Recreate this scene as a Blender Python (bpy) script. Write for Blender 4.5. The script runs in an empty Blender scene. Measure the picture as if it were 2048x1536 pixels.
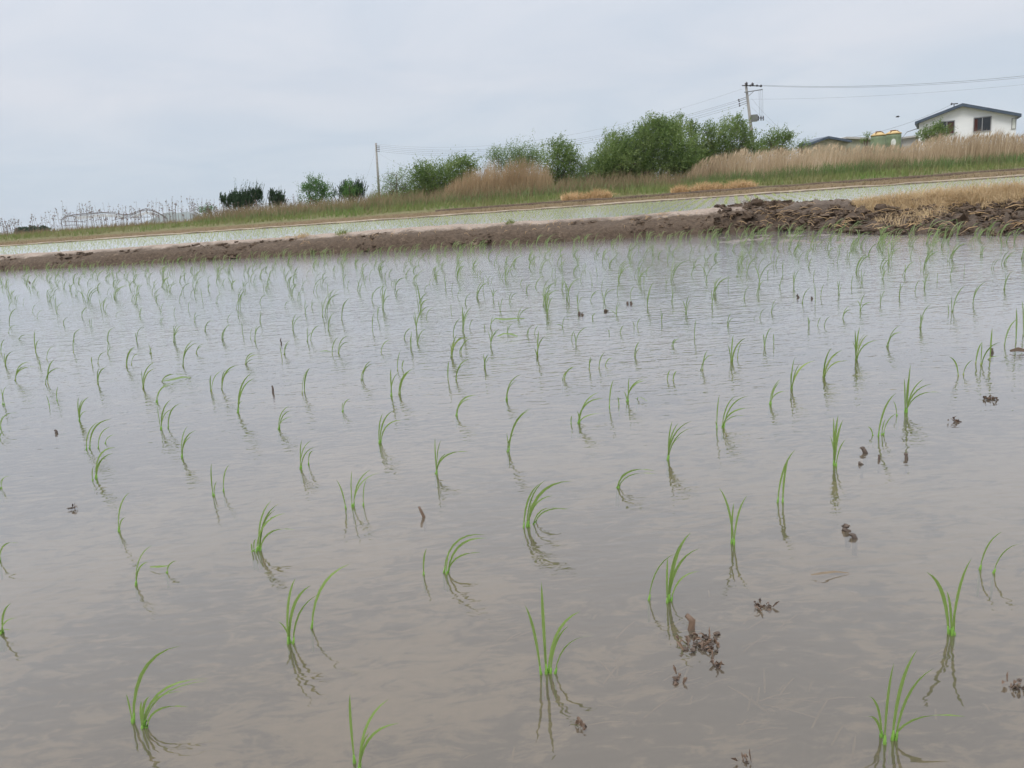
import bpy, math, random
import numpy as np
from mathutils import Vector, noise as mnoise

rnd = random.Random(11)
rng = np.random.default_rng(7)
S = bpy.context.scene
COL = S.collection
R_ = math.radians

# ------------------------------------------------------------------ camera
CAM_H, FPX, PITCH, ROLL = 0.6, 1650.0, R_(12.74), R_(4.2)
_F = Vector((0, math.cos(PITCH), -math.sin(PITCH)))
_U0 = Vector((0, math.sin(PITCH), math.cos(PITCH)))
_R0 = Vector((1, 0, 0))
_R = math.cos(ROLL) * _R0 - math.sin(ROLL) * _U0
_U = math.sin(ROLL) * _R0 + math.cos(ROLL) * _U0
CAM = Vector((0, 0, CAM_H))
cam_d = bpy.data.cameras.new("camera")
cam_d.sensor_width = 36.0
cam_d.lens = FPX / 2048 * 36.0
cam_d.clip_start = 0.05
cam_d.clip_end = 20000
cam = bpy.data.objects.new("camera", cam_d)
COL.objects.link(cam)
from mathutils import Matrix
m = Matrix.Identity(4)
for i in range(3):
    m[i][0], m[i][1], m[i][2], m[i][3] = _R[i], _U[i], -_F[i], CAM[i]
cam.matrix_world = m
S.camera = cam

def ray(px, py):
    return _F + _R * ((px - 1024) / FPX) + _U * ((768 - py) / FPX)
def G(px, py, z=0.0):
    d = ray(px, py)
    return CAM + d * ((z - CAM_H) / d.z)
def P(px, py, D):
    d = ray(px, py)
    return CAM + d * (D / d.y)

# ------------------------------------------------------------------ world, sun, exposure
w = bpy.data.worlds.new("World")
S.world = w
w.use_nodes = True
nt = w.node_tree
nt.nodes.clear()
def N(tree, t, **k):
    n = tree.nodes.new(t)
    for a, b in k.items():
        setattr(n, a, b)
    return n
SUN_EL, SUN_ROT = R_(52), R_(215)
out = N(nt, "ShaderNodeOutputWorld")
bg = N(nt, "ShaderNodeBackground")
bg.inputs["Strength"].default_value = 0.1
sky = N(nt, "ShaderNodeTexSky", sky_type="NISHITA", sun_disc=False, sun_elevation=SUN_EL, sun_rotation=SUN_ROT)
tc = N(nt, "ShaderNodeTexCoord")
sep = N(nt, "ShaderNodeSeparateXYZ")
nt.links.new(tc.outputs["Generated"], sep.inputs[0])
ramp = N(nt, "ShaderNodeValToRGB")           # overcast luminance: brighter towards the zenith
cr = ramp.color_ramp
cr.elements[0].position = 0.0
cr.elements[0].color = (0.545, 0.635, 0.735, 1)
cr.elements[1].position = 1.0
cr.elements[1].color = (3.6, 3.6, 3.6, 1)
for pos, c in ((0.05, (0.60, 0.675, 0.765, 1)), (0.13, (0.68, 0.72, 0.795, 1)), (0.23, (0.71, 0.755, 0.835, 1)), (0.31, (0.93, 0.965, 1.03, 1)), (0.5, (0.95, 0.975, 1.03, 1)), (0.72, (1.05, 1.07, 1.12, 1)), (0.86, (2.5, 2.52, 2.56, 1))):
    e = cr.elements.new(pos)
    e.color = c
nt.links.new(sep.outputs["Z"], ramp.inputs[0])
# thin streaky cloud deck projected on a flat layer
addz = N(nt, "ShaderNodeMath", operation="ADD")
addz.inputs[1].default_value = 0.16
nt.links.new(sep.outputs["Z"], addz.inputs[0])
dx = N(nt, "ShaderNodeMath", operation="DIVIDE")
dy = N(nt, "ShaderNodeMath", operation="DIVIDE")
nt.links.new(sep.outputs["X"], dx.inputs[0]); nt.links.new(addz.outputs[0], dx.inputs[1])
nt.links.new(sep.outputs["Y"], dy.inputs[0]); nt.links.new(addz.outputs[0], dy.inputs[1])
cmb = N(nt, "ShaderNodeCombineXYZ")
nt.links.new(dx.outputs[0], cmb.inputs[0]); nt.links.new(dy.outputs[0], cmb.inputs[1])
cn = N(nt, "ShaderNodeTexNoise")
cn.inputs["Scale"].default_value = 1.1
cn.inputs["Detail"].default_value = 6
cn.inputs["Roughness"].default_value = 0.55
cn.inputs["Distortion"].default_value = 0.5
nt.links.new(cmb.outputs[0], cn.inputs["Vector"])
cramp = N(nt, "ShaderNodeValToRGB")
cramp.color_ramp.elements[0].position = 0.36
cramp.color_ramp.elements[0].color = (0.93, 0.96, 0.985, 1)
cramp.color_ramp.elements[1].position = 0.66
cramp.color_ramp.elements[1].color = (1.07, 1.05, 1.035, 1)
nt.links.new(cn.outputs["Fac"], cramp.inputs[0])
mul = N(nt, "ShaderNodeMixRGB", blend_type="MULTIPLY")
mul.inputs[0].default_value = 1
nt.links.new(ramp.outputs[0], mul.inputs[1]); nt.links.new(cramp.outputs[0], mul.inputs[2])
sc10 = N(nt, "ShaderNodeMixRGB", blend_type="MULTIPLY")
sc10.inputs[0].default_value = 1
sc10.inputs[2].default_value = (10, 10, 10, 1)
nt.links.new(mul.outputs[0], sc10.inputs[1])
mx = N(nt, "ShaderNodeMixRGB")
mx.inputs[0].default_value = 0.94
nt.links.new(sky.outputs[0], mx.inputs[1]); nt.links.new(sc10.outputs[0], mx.inputs[2])
nt.links.new(mx.outputs[0], bg.inputs["Color"])
nt.links.new(bg.outputs[0], out.inputs[0])

sd = bpy.data.lights.new("sun", "SUN")
sd.energy = 1.5
sd.angle = R_(18)
sd.color = (1.0, 0.96, 0.9)
sun = bpy.data.objects.new("sun", sd)
COL.objects.link(sun)
sun.rotation_euler = (R_(90) - SUN_EL, 0, R_(180) - SUN_ROT + R_(0))
S.view_settings.view_transform = "Standard"
S.view_settings.look = "None"
S.view_settings.exposure = 0.0
S.view_settings.gamma = 1.0
S.render.film_transparent = False
S.cycles.use_denoising = True
S.cycles.max_bounces = 8
S.cycles.transparent_max_bounces = 12
S.render.filter_size = 1.7

# ------------------------------------------------------------------ material helpers
def mat(name):
    mm = bpy.data.materials.new(name)
    mm.use_nodes = True
    t = mm.node_tree
    t.nodes.clear()
    o = t.nodes.new("ShaderNodeOutputMaterial")
    return mm, t, o
def noise_node(t, scale, detail=4, rough=0.55, vec=None, dist=0.0):
    n = N(t, "ShaderNodeTexNoise")
    n.inputs["Scale"].default_value = scale
    n.inputs["Detail"].default_value = detail
    n.inputs["Roughness"].default_value = rough
    n.inputs["Distortion"].default_value = dist
    if vec is not None:
        t.links.new(vec, n.inputs["Vector"])
    return n
def pos_of(t, scale=(1, 1, 1)):
    g = N(t, "ShaderNodeNewGeometry")
    mp = N(t, "ShaderNodeMapping")
    mp.inputs["Scale"].default_value = scale
    t.links.new(g.outputs["Position"], mp.inputs["Vector"])
    return mp.outputs[0]
def ramp_node(t, fac, stops):
    r = N(t, "ShaderNodeValToRGB")
    e = r.color_ramp.elements
    e[0].position, e[0].color = stops[0][0], (*stops[0][1], 1)
    e[1].position, e[1].color = stops[-1][0], (*stops[-1][1], 1)
    for p, c in stops[1:-1]:
        x = e.new(p); x.color = (*c, 1)
    t.links.new(fac, r.inputs[0])
    return r
def mixc(t, fac, a, b, blend="MIX"):
    n = N(t, "ShaderNodeMixRGB", blend_type=blend)
    for k, v in ((0, fac), (1, a), (2, b)):
        if hasattr(v, "is_output"):
            t.links.new(v, n.inputs[k])
        else:
            n.inputs[k].default_value = v if k == 0 else (*v, 1)
    return n.outputs[0]
def mathn(t, op, a, b=None, clamp=False):
    n = N(t, "ShaderNodeMath", operation=op, use_clamp=clamp)
    for k, v in ((0, a), (1, b)):
        if v is None: continue
        if hasattr(v, "is_output"): t.links.new(v, n.inputs[k])
        else: n.inputs[k].default_value = v
    return n.outputs[0]
def principled(t, o, color, rough=0.8, spec=0.3, bump=None, metallic=0.0):
    b = N(t, "ShaderNodeBsdfPrincipled")
    if hasattr(color, "is_output"): t.links.new(color, b.inputs["Base Color"])
    else: b.inputs["Base Color"].default_value = (*color, 1)
    if hasattr(rough, "is_output"): t.links.new(rough, b.inputs["Roughness"])
    else: b.inputs["Roughness"].default_value = rough
    b.inputs["Specular IOR Level"].default_value = spec
    b.inputs["Metallic"].default_value = metallic
    if bump is not None: t.links.new(bump, b.inputs["Normal"])
    t.links.new(b.outputs[0], o.inputs[0])
    return b
def bumpn(t, h, dist, strength=1.0):
    b = N(t, "ShaderNodeBump")
    b.inputs["Strength"].default_value = strength
    b.inputs["Distance"].default_value = dist
    t.links.new(h, b.inputs["Height"])
    return b.outputs[0]
def simple(name, c1, c2=None, scale=4.0, rough=0.7, spec=0.3, bump=0.0, metallic=0.0, stretch=(1, 1, 1)):
    mm, t, o = mat(name)
    v = pos_of(t, stretch)
    n = noise_node(t, scale, 5, 0.6, v)
    c2 = c2 or tuple(x * 0.75 for x in c1)
    c = ramp_node(t, n.outputs["Fac"], [(0.3, c2), (0.7, c1)]).outputs[0]
    principled(t, o, c, rough, spec, bumpn(t, n.outputs["Fac"], bump) if bump else None, metallic)
    return mm
def leafy(name, c_a, c_b, transl=0.35, rough=0.5, clump=0.0, c_c=None):
    """Thin leaf: colour varies from leaf to leaf, light passes through."""
    mm, t, o = mat(name)
    g = N(t, "ShaderNodeNewGeometry")
    stops = [(0.0, c_a), (1.0, c_b)] if c_c is None else [(0.0, c_a), (0.7, c_b), (1.0, c_c)]
    f = g.outputs["Random Per Island"]
    if clump:
        n = noise_node(t, clump, 3, 0.5, pos_of(t))
        f = mathn(t, "MULTIPLY_ADD", n.outputs["Fac"], 1.6)
        f.node.inputs[2].default_value = -0.55
        f2 = mathn(t, "MULTIPLY", g.outputs["Random Per Island"], 0.5)
        f = mathn(t, "ADD", f, f2, True)
    c = ramp_node(t, f, stops).outputs[0]
    d = N(t, "ShaderNodeBsdfPrincipled")
    d.inputs["Roughness"].default_value = rough
    d.inputs["Specular IOR Level"].default_value = 0.3
    t.links.new(c, d.inputs["Base Color"])
    tr = N(t, "ShaderNodeBsdfTranslucent")
    t.links.new(c, tr.inputs["Color"])
    ms = N(t, "ShaderNodeMixShader")
    ms.inputs[0].default_value = transl
    t.links.new(d.outputs[0], ms.inputs[1]); t.links.new(tr.outputs[0], ms.inputs[2])
    t.links.new(ms.outputs[0], o.inputs[0])
    return mm

M = {}
M["rice"] = leafy("rice_leaf", (0.115, 0.19, 0.034), (0.20, 0.29, 0.078), 0.4, 0.45, 0.0, (0.33, 0.38, 0.13))
M["rice_far"] = leafy("rice_leaf_far", (0.16, 0.24, 0.085), (0.25, 0.33, 0.14), 0.4, 0.5)
M["rice_far2"] = leafy("rice_leaf_second_paddy", (0.27, 0.32, 0.085), (0.39, 0.43, 0.15), 0.4, 0.5)
M["stem"] = leafy("rice_sheath", (0.14, 0.30, 0.04), (0.20, 0.36, 0.06), 0.25, 0.5)
M["leaf"] = leafy("willow_leaf", (0.075, 0.135, 0.032), (0.17, 0.24, 0.07), 0.42, 0.5, 0.8, (0.29, 0.35, 0.14))
M["leaf_pale"] = leafy("pale_leaf", (0.09, 0.15, 0.045), (0.18, 0.26, 0.09), 0.35, 0.5, 1.3, (0.28, 0.30, 0.17))
M["leaf_round"] = leafy("round_tree_leaf", (0.055, 0.13, 0.03), (0.11, 0.22, 0.05), 0.35, 0.5, 1.3)
M["juniper"] = leafy("juniper_needles", (0.022, 0.052, 0.026), (0.055, 0.10, 0.040), 0.15, 0.6)
M["reed"] = leafy("dry_reed", (0.24, 0.175, 0.105), (0.50, 0.39, 0.26), 0.3, 0.7, 0.35, (0.64, 0.53, 0.40))
M["reed_brown"] = leafy("brown_reed", (0.29, 0.20, 0.11), (0.45, 0.33, 0.20), 0.3, 0.7, 0.4)
M["green"] = leafy("green_growth", (0.20, 0.18, 0.09), (0.12, 0.19, 0.06), 0.35, 0.6, 0.5, (0.18, 0.27, 0.095))
M["grass"] = leafy("bank_grass", (0.24, 0.20, 0.10), (0.16, 0.21, 0.06), 0.35, 0.6, 0.45, (0.13, 0.24, 0.05))
M["scrub"] = leafy("brown_scrub", (0.17, 0.125, 0.07), (0.27, 0.21, 0.12), 0.3, 0.7, 0.4, (0.17, 0.20, 0.08))
M["tan"] = leafy("tan_grass", (0.42, 0.27, 0.13), (0.60, 0.43, 0.25), 0.3, 0.7, 1.0)
M["straw"] = leafy("dry_straw", (0.42, 0.30, 0.165), (0.60, 0.46, 0.28), 0.3, 0.7, 2.0)
M["straw_dull"] = leafy("wet_straw", (0.12, 0.09, 0.06), (0.24, 0.185, 0.125), 0.2, 0.6, 20)
M["stalk"] = leafy("dead_stalk", (0.13, 0.10, 0.09), (0.22, 0.17, 0.145), 0.1, 0.8)
M["bark"] = simple("bark", (0.16, 0.12, 0.09), (0.08, 0.06, 0.045), 8, 0.9, 0.2, 0.01)
M["twig"] = simple("dark_twig", (0.085, 0.06, 0.045), (0.04, 0.028, 0.022), 40, 0.6, 0.4)
M["twig_brown"] = simple("brown_twig", (0.155, 0.10, 0.065), (0.075, 0.048, 0.034), 30, 0.6, 0.4)
M["clod"] = simple("clod", (0.118, 0.080, 0.052), (0.035, 0.025, 0.019), 14, 0.85, 0.3, 0.01)
M["concrete"] = simple("pole_concrete", (0.30, 0.29, 0.27), (0.22, 0.215, 0.20), 3, 0.8)
M["steel"] = simple("galvanised_steel", (0.20, 0.21, 0.22), (0.12, 0.125, 0.13), 6, 0.5, 0.5)
M["dark_steel"] = simple("dark_steel", (0.05, 0.05, 0.055), (0.03, 0.03, 0.033), 6, 0.5, 0.5)
M["wire"] = simple("wire", (0.10, 0.10, 0.11), (0.08, 0.08, 0.09), 3, 0.6)
M["porcelain"] = simple("brown_porcelain", (0.05, 0.045, 0.05), (0.035, 0.03, 0.035), 6, 0.35, 0.5)
M["white_wall"] = simple("white_siding", (0.85, 0.86, 0.87), (0.77, 0.78, 0.79), 0.8, 0.7, 0.3, 0, 0, (1, 1, 6))
M["roof_blue"] = simple("blue_grey_roof", (0.075, 0.10, 0.14), (0.05, 0.07, 0.10), 1.5, 0.5, 0.4)
M["roof_pale"] = simple("pale_roof", (0.50, 0.49, 0.47), (0.38, 0.37, 0.36), 0.8, 0.6, 0.3)
M["beige"] = simple("beige_wall", (0.36, 0.36, 0.28), (0.27, 0.28, 0.20), 1.2, 0.8)
M["frame"] = simple("window_frame", (0.32, 0.32, 0.33), None, 6, 0.4, 0.5)
M["glass"] = simple("dark_glass", (0.025, 0.028, 0.035), (0.015, 0.017, 0.02), 1, 0.08, 0.5)
M["curtain"] = simple("red_curtain", (0.10, 0.04, 0.035), (0.045, 0.02, 0.02), 5, 0.8, 0.2, 0, 0, (6, 6, 0.4))
M["tank_green"] = simple("tank_green", (0.22, 0.28, 0.17), (0.16, 0.21, 0.13), 2.5, 0.5, 0.4, 0, 0, (1, 1, 0.3))
M["tank_yellow"] = simple("tank_yellow", (0.50, 0.36, 0.16), (0.40, 0.28, 0.12), 3, 0.5, 0.4)
M["tank_lid"] = simple("rusty_lid", (0.20, 0.10, 0.05), (0.10, 0.05, 0.03), 6, 0.7)
M["emblem"] = simple("white_paint", (0.72, 0.74, 0.70), None, 6, 0.6)
M["pipe"] = simple("rusty_pipe", (0.14, 0.11, 0.10), (0.08, 0.065, 0.06), 4, 0.7)
M["plastic"] = leafy("plastic_sheet", (0.46, 0.48, 0.50), (0.55, 0.56, 0.58), 0.5, 0.4)
M["bird"] = simple("bird_feather", (0.03, 0.03, 0.033), None, 20, 0.6)
M["hill"] = simple("hill_forest", (0.05, 0.085, 0.05), (0.03, 0.055, 0.035), 0.02, 0.9)
M["leaf_far"] = leafy("far_tree_leaf", (0.03, 0.06, 0.03), (0.06, 0.10, 0.05), 0.3, 0.6)

# terrain: zones follow the distance behind the far dike
BX0, BSL = 35.4, -0.28            # far dike line  y = BX0 + BSL*x
NX0, NSL = 11.0, -0.37            # near bund line y = NX0 + NSL*x
def far_t(x, y): return y - (BX0 + BSL * x)
def make_terrain_mat():
    mm, t, o = mat("bank_soil")
    g = N(t, "ShaderNodeNewGeometry")
    s = N(t, "ShaderNodeSeparateXYZ")
    t.links.new(g.outputs["Position"], s.inputs[0])
    tt = mathn(t, "ADD", mathn(t, "MULTIPLY", s.outputs["X"], -BSL), mathn(t, "SUBTRACT", s.outputs["Y"], BX0))
    n1 = noise_node(t, 0.8, 5, 0.6, pos_of(t))
    n2 = noise_node(t, 6, 4, 0.6, pos_of(t))
    tw = mathn(t, "ADD", tt, mathn(t, "MULTIPLY", mathn(t, "SUBTRACT", n1.outputs["Fac"], 0.5), 3.0))
    tn = mathn(t, "DIVIDE", tw, 20.0, True)
    dirt = ramp_node(t, n2.outputs["Fac"], [(0.3, (0.08, 0.05, 0.028)), (0.5, (0.13, 0.09, 0.048)), (0.7, (0.19, 0.14, 0.075))]).outputs[0]
    green = ramp_node(t, n2.outputs["Fac"], [(0.3, (0.10, 0.10, 0.045)), (0.7, (0.17, 0.15, 0.075))]).outputs[0]
    k = ramp_node(t, tn, [(0.13, (0, 0, 0)), (0.22, (1, 1, 1))]).outputs[0]
    principled(t, o, mixc(t, k, dirt, green), 0.9, 0.2, bumpn(t, n2.outputs["Fac"], 0.04))
    return mm
M["bank"] = make_terrain_mat()

def make_bed_mat():
    """Paddy mud under the water: pale silt, dark plant litter patches and painted-in ripple-reflection mottling."""
    mm, t, o = mat("paddy_silt")
    v = pos_of(t)
    big = noise_node(t, 1.1, 3, 0.5, v)
    a = noise_node(t, 11, 6, 0.72, pos_of(t, (0.8, 1.7, 1)), 0.6)
    fine = noise_node(t, 60, 4, 0.6, v)
    msk = mathn(t, "ADD", mathn(t, "MULTIPLY", big.outputs["Fac"], 0.9), mathn(t, "MULTIPLY", a.outputs["Fac"], 0.8))
    mot = noise_node(t, 26, 4, 0.6, pos_of(t, (0.7, 1.5, 1)), 0.8)  # mottling imitates ripple reflections, painted into the bed colour
    msk = mathn(t, "ADD", msk, mathn(t, "MULTIPLY", mathn(t, "SUBTRACT", mot.outputs["Fac"], 0.5), 0.55))
    gp = N(t, "ShaderNodeNewGeometry")
    for px, py, rad, k in ((1300, 1440, 0.16, 0.20), (1480, 1350, 0.14, 0.20), (1500, 1215, 0.16, 0.10), (330, 1230, 0.28, 0.16), (150, 1400, 0.18, 0.12), (1950, 1400, 0.15, 0.14), (1750, 960, 0.5, 0.08)):
        q = G(px, py, -0.035)                       # old stubble and litter lying on the silt here
        dn = N(t, "ShaderNodeVectorMath", operation="DISTANCE")
        t.links.new(gp.outputs["Position"], dn.inputs[0]); dn.inputs[1].default_value = q
        f = mathn(t, "SUBTRACT", 1.0, mathn(t, "DIVIDE", dn.outputs["Value"], rad), True)
        msk = mathn(t, "ADD", msk, mathn(t, "MULTIPLY", mathn(t, "MULTIPLY", f, mot.outputs["Fac"]), k*1.3))
    c = ramp_node(t, msk, [(0.66, (0.275, 0.226, 0.165)), (0.80, (0.228, 0.19, 0.14)), (0.90, (0.075, 0.066, 0.062)), (1.0, (0.035, 0.032, 0.033))]).outputs[0]
    c = mixc(t, 0.35, c, ramp_node(t, fine.outputs["Fac"], [(0.3, (0.5, 0.5, 0.5)), (0.7, (1, 1, 1))]).outputs[0], "MULTIPLY")
    principled(t, o, c, 0.9, 0.1)
    return mm
M["bed"] = make_bed_mat()

def make_water_mat(name, calm, silt, turbid, wind=0.14):
    """Shallow muddy water: Fresnel sky mirror over cloudy, part see-through water."""
    mm, t, o = mat(name)
    region = noise_node(t, 0.55, 2, 0.5, pos_of(t))
    w1 = noise_node(t, 9.0, 3, 0.55, pos_of(t, (0.55, 1.25, 1)), 0.4)
    w2 = noise_node(t, 34.0, 2, 0.5, pos_of(t, (0.55, 1.3, 1)), 0.3)
    h = mathn(t, "ADD", mathn(t, "MULTIPLY", w1.outputs["Fac"], 1.0), mathn(t, "MULTIPLY", w2.outputs["Fac"], 0.62))
    g = N(t, "ShaderNodeNewGeometry")
    s = N(t, "ShaderNodeSeparateXYZ")
    t.links.new(g.outputs["Position"], s.inputs[0])
    # breeze roughens the open middle of the paddy; the margin by the viewer is calmer
    yy = mathn(t, "MULTIPLY", mathn(t, "SUBTRACT", s.outputs["Y"], 0.8), 0.5, True)
    amp = mathn(t, "MULTIPLY", mathn(t, "ADD", mathn(t, "MULTIPLY", yy, 0.70), 0.30), mathn(t, "ADD", region.outputs["Fac"], 0.2))
    amp = mathn(t, "MULTIPLY", amp, mathn(t, "SUBTRACT", 1.0, mathn(t, "MULTIPLY", mathn(t, "DIVIDE", mathn(t, "SUBTRACT", s.outputs["Y"], 4.0), 6.0, True), 0.62)))
    h = mathn(t, "MULTIPLY", h, amp)
    bp = bumpn(t, h, calm)
    fr = N(t, "ShaderNodeFresnel")
    fr.inputs["IOR"].default_value = 1.62
    t.links.new(bp, fr.inputs["Normal"])
    fr0 = N(t, "ShaderNodeFresnel")
    fr0.inputs["IOR"].default_value = 1.55
    fk = mathn(t, "ADD", mathn(t, "MULTIPLY", fr.outputs[0], 0.5), mathn(t, "MULTIPLY", fr0.outputs[0], 0.5))
    fk = mathn(t, "SUBTRACT", 1.0, mathn(t, "POWER", mathn(t, "SUBTRACT", 1.0, fk), 1.8))
    gl = N(t, "ShaderNodeBsdfGlossy")
    t.links.new(mathn(t, "ADD", 0.013, mathn(t, "MULTIPLY", mathn(t, "DIVIDE", mathn(t, "SUBTRACT", s.outputs["Y"], 3.0), 6.0, True), wind)), gl.inputs["Roughness"])   # wavelets too fine to resolve
    gl.inputs["Color"].default_value = (0.96, 0.96, 0.97, 1)
    t.links.new(bp, gl.inputs["Normal"])
    di = N(t, "ShaderNodeBsdfDiffuse")
    cl = noise_node(t, 2.2, 4, 0.6, pos_of(t), 0.5)
    t.links.new(ramp_node(t, cl.outputs["Fac"], [(0.3, tuple(x * 0.86 for x in silt)), (0.7, silt)]).outputs[0], di.inputs["Color"])
    tr = N(t, "ShaderNodeBsdfTransparent")
    tr.inputs["Color"].default_value = (0.93, 0.88, 0.82, 1)
    m1 = N(t, "ShaderNodeMixShader")
    m1.inputs[0].default_value = turbid
    t.links.new(tr.outputs[0], m1.inputs[1]); t.links.new(di.outputs[0], m1.inputs[2])
    m2 = N(t, "ShaderNodeMixShader")
    t.links.new(fk, m2.inputs[0])
    t.links.new(m1.outputs[0], m2.inputs[1]); t.links.new(gl.outputs[0], m2.inputs[2])
    t.links.new(m2.outputs[0], o.inputs[0])
    return mm
M["water"] = make_water_mat("paddy_water", 0.0055, (0.192, 0.160, 0.118), 0.40)
M["water_far"] = make_water_mat("far_paddy_water", 0.0022, (0.30, 0.28, 0.22), 0.7, 0.17)

def make_bund_mat():
    """Clay: damp and dark near the water, bleached dry on the crest, lumpy heap where it was dug up."""
    mm, t, o = mat("bund_clay")
    g = N(t, "ShaderNodeNewGeometry")
    s = N(t, "ShaderNodeSeparateXYZ")
    t.links.new(g.outputs["Position"], s.inputs[0])
    n1 = noise_node(t, 3.0, 5, 0.6, pos_of(t))
    n2 = noise_node(t, 22.0, 5, 0.65, pos_of(t))
    zz = mathn(t, "ADD", s.outputs["Z"], mathn(t, "MULTIPLY", mathn(t, "SUBTRACT", n1.outputs["Fac"], 0.5), 0.14))
    zz = mathn(t, "ADD", zz, mathn(t, "MULTIPLY", mathn(t, "SUBTRACT", n2.outputs["Fac"], 0.5), 0.035))
    dryk = ramp_node(t, mathn(t, "MULTIPLY", mathn(t, "SUBTRACT", zz, mathn(t, "MULTIPLY", mathn(t, "ADD", s.outputs["X"], 9.0), 0.0032)), 2.0, True), [(0.37, (0, 0, 0)), (0.45, (1, 1, 1))]).outputs[0]
    heap = mathn(t, "MULTIPLY", mathn(t, "ADD", mathn(t, "SUBTRACT", s.outputs["X"], 2.75), mathn(t, "MULTIPLY", mathn(t, "SUBTRACT", n1.outputs["Fac"], 0.5), 1.6)), 2.2, True)
    dryk = mathn(t, "MULTIPLY", dryk, mathn(t, "SUBTRACT", 1.0, mathn(t, "MULTIPLY", heap, 0.8)))
    wet = ramp_node(t, n2.outputs["Fac"], [(0.3, (0.052, 0.036, 0.025)), (0.7, (0.115, 0.083, 0.059))]).outputs[0]
    dry = ramp_node(t, n2.outputs["Fac"], [(0.3, (0.215, 0.17, 0.14)), (0.7, (0.37, 0.305, 0.255))]).outputs[0]
    wet = mixc(t, mathn(t, "MULTIPLY", heap, 0.45), wet, (0.06, 0.045, 0.036))
    c = mixc(t, dryk, wet, dry)
    flk = mathn(t, "MULTIPLY", mathn(t, "SUBTRACT", noise_node(t, 7, 6, 0.75, pos_of(t, (1, 1, 1.4))).outputs["Fac"], 0.60), 9.0, True)
    c = mixc(t, mathn(t, "MULTIPLY", flk, 0.5), c, (0.36, 0.28, 0.21))
    principled(t, o, c, 0.8, 0.25, bumpn(t, n2.outputs["Fac"], 0.03))
    return mm
M["bund"] = make_bund_mat()
M["dike"] = simple("dike_clay", (0.12, 0.095, 0.078), (0.07, 0.055, 0.045), 3, 0.9, 0.2, 0.02)
M["dike_top"] = simple("dike_dry_crest", (0.34, 0.29, 0.23), (0.22, 0.18, 0.13), 3, 0.9, 0.2, 0.02)
M["flat"] = simple("wet_mud_flat", (0.20, 0.165, 0.14), (0.075, 0.06, 0.048), 14, 0.5, 0.4, 0.012)

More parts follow.
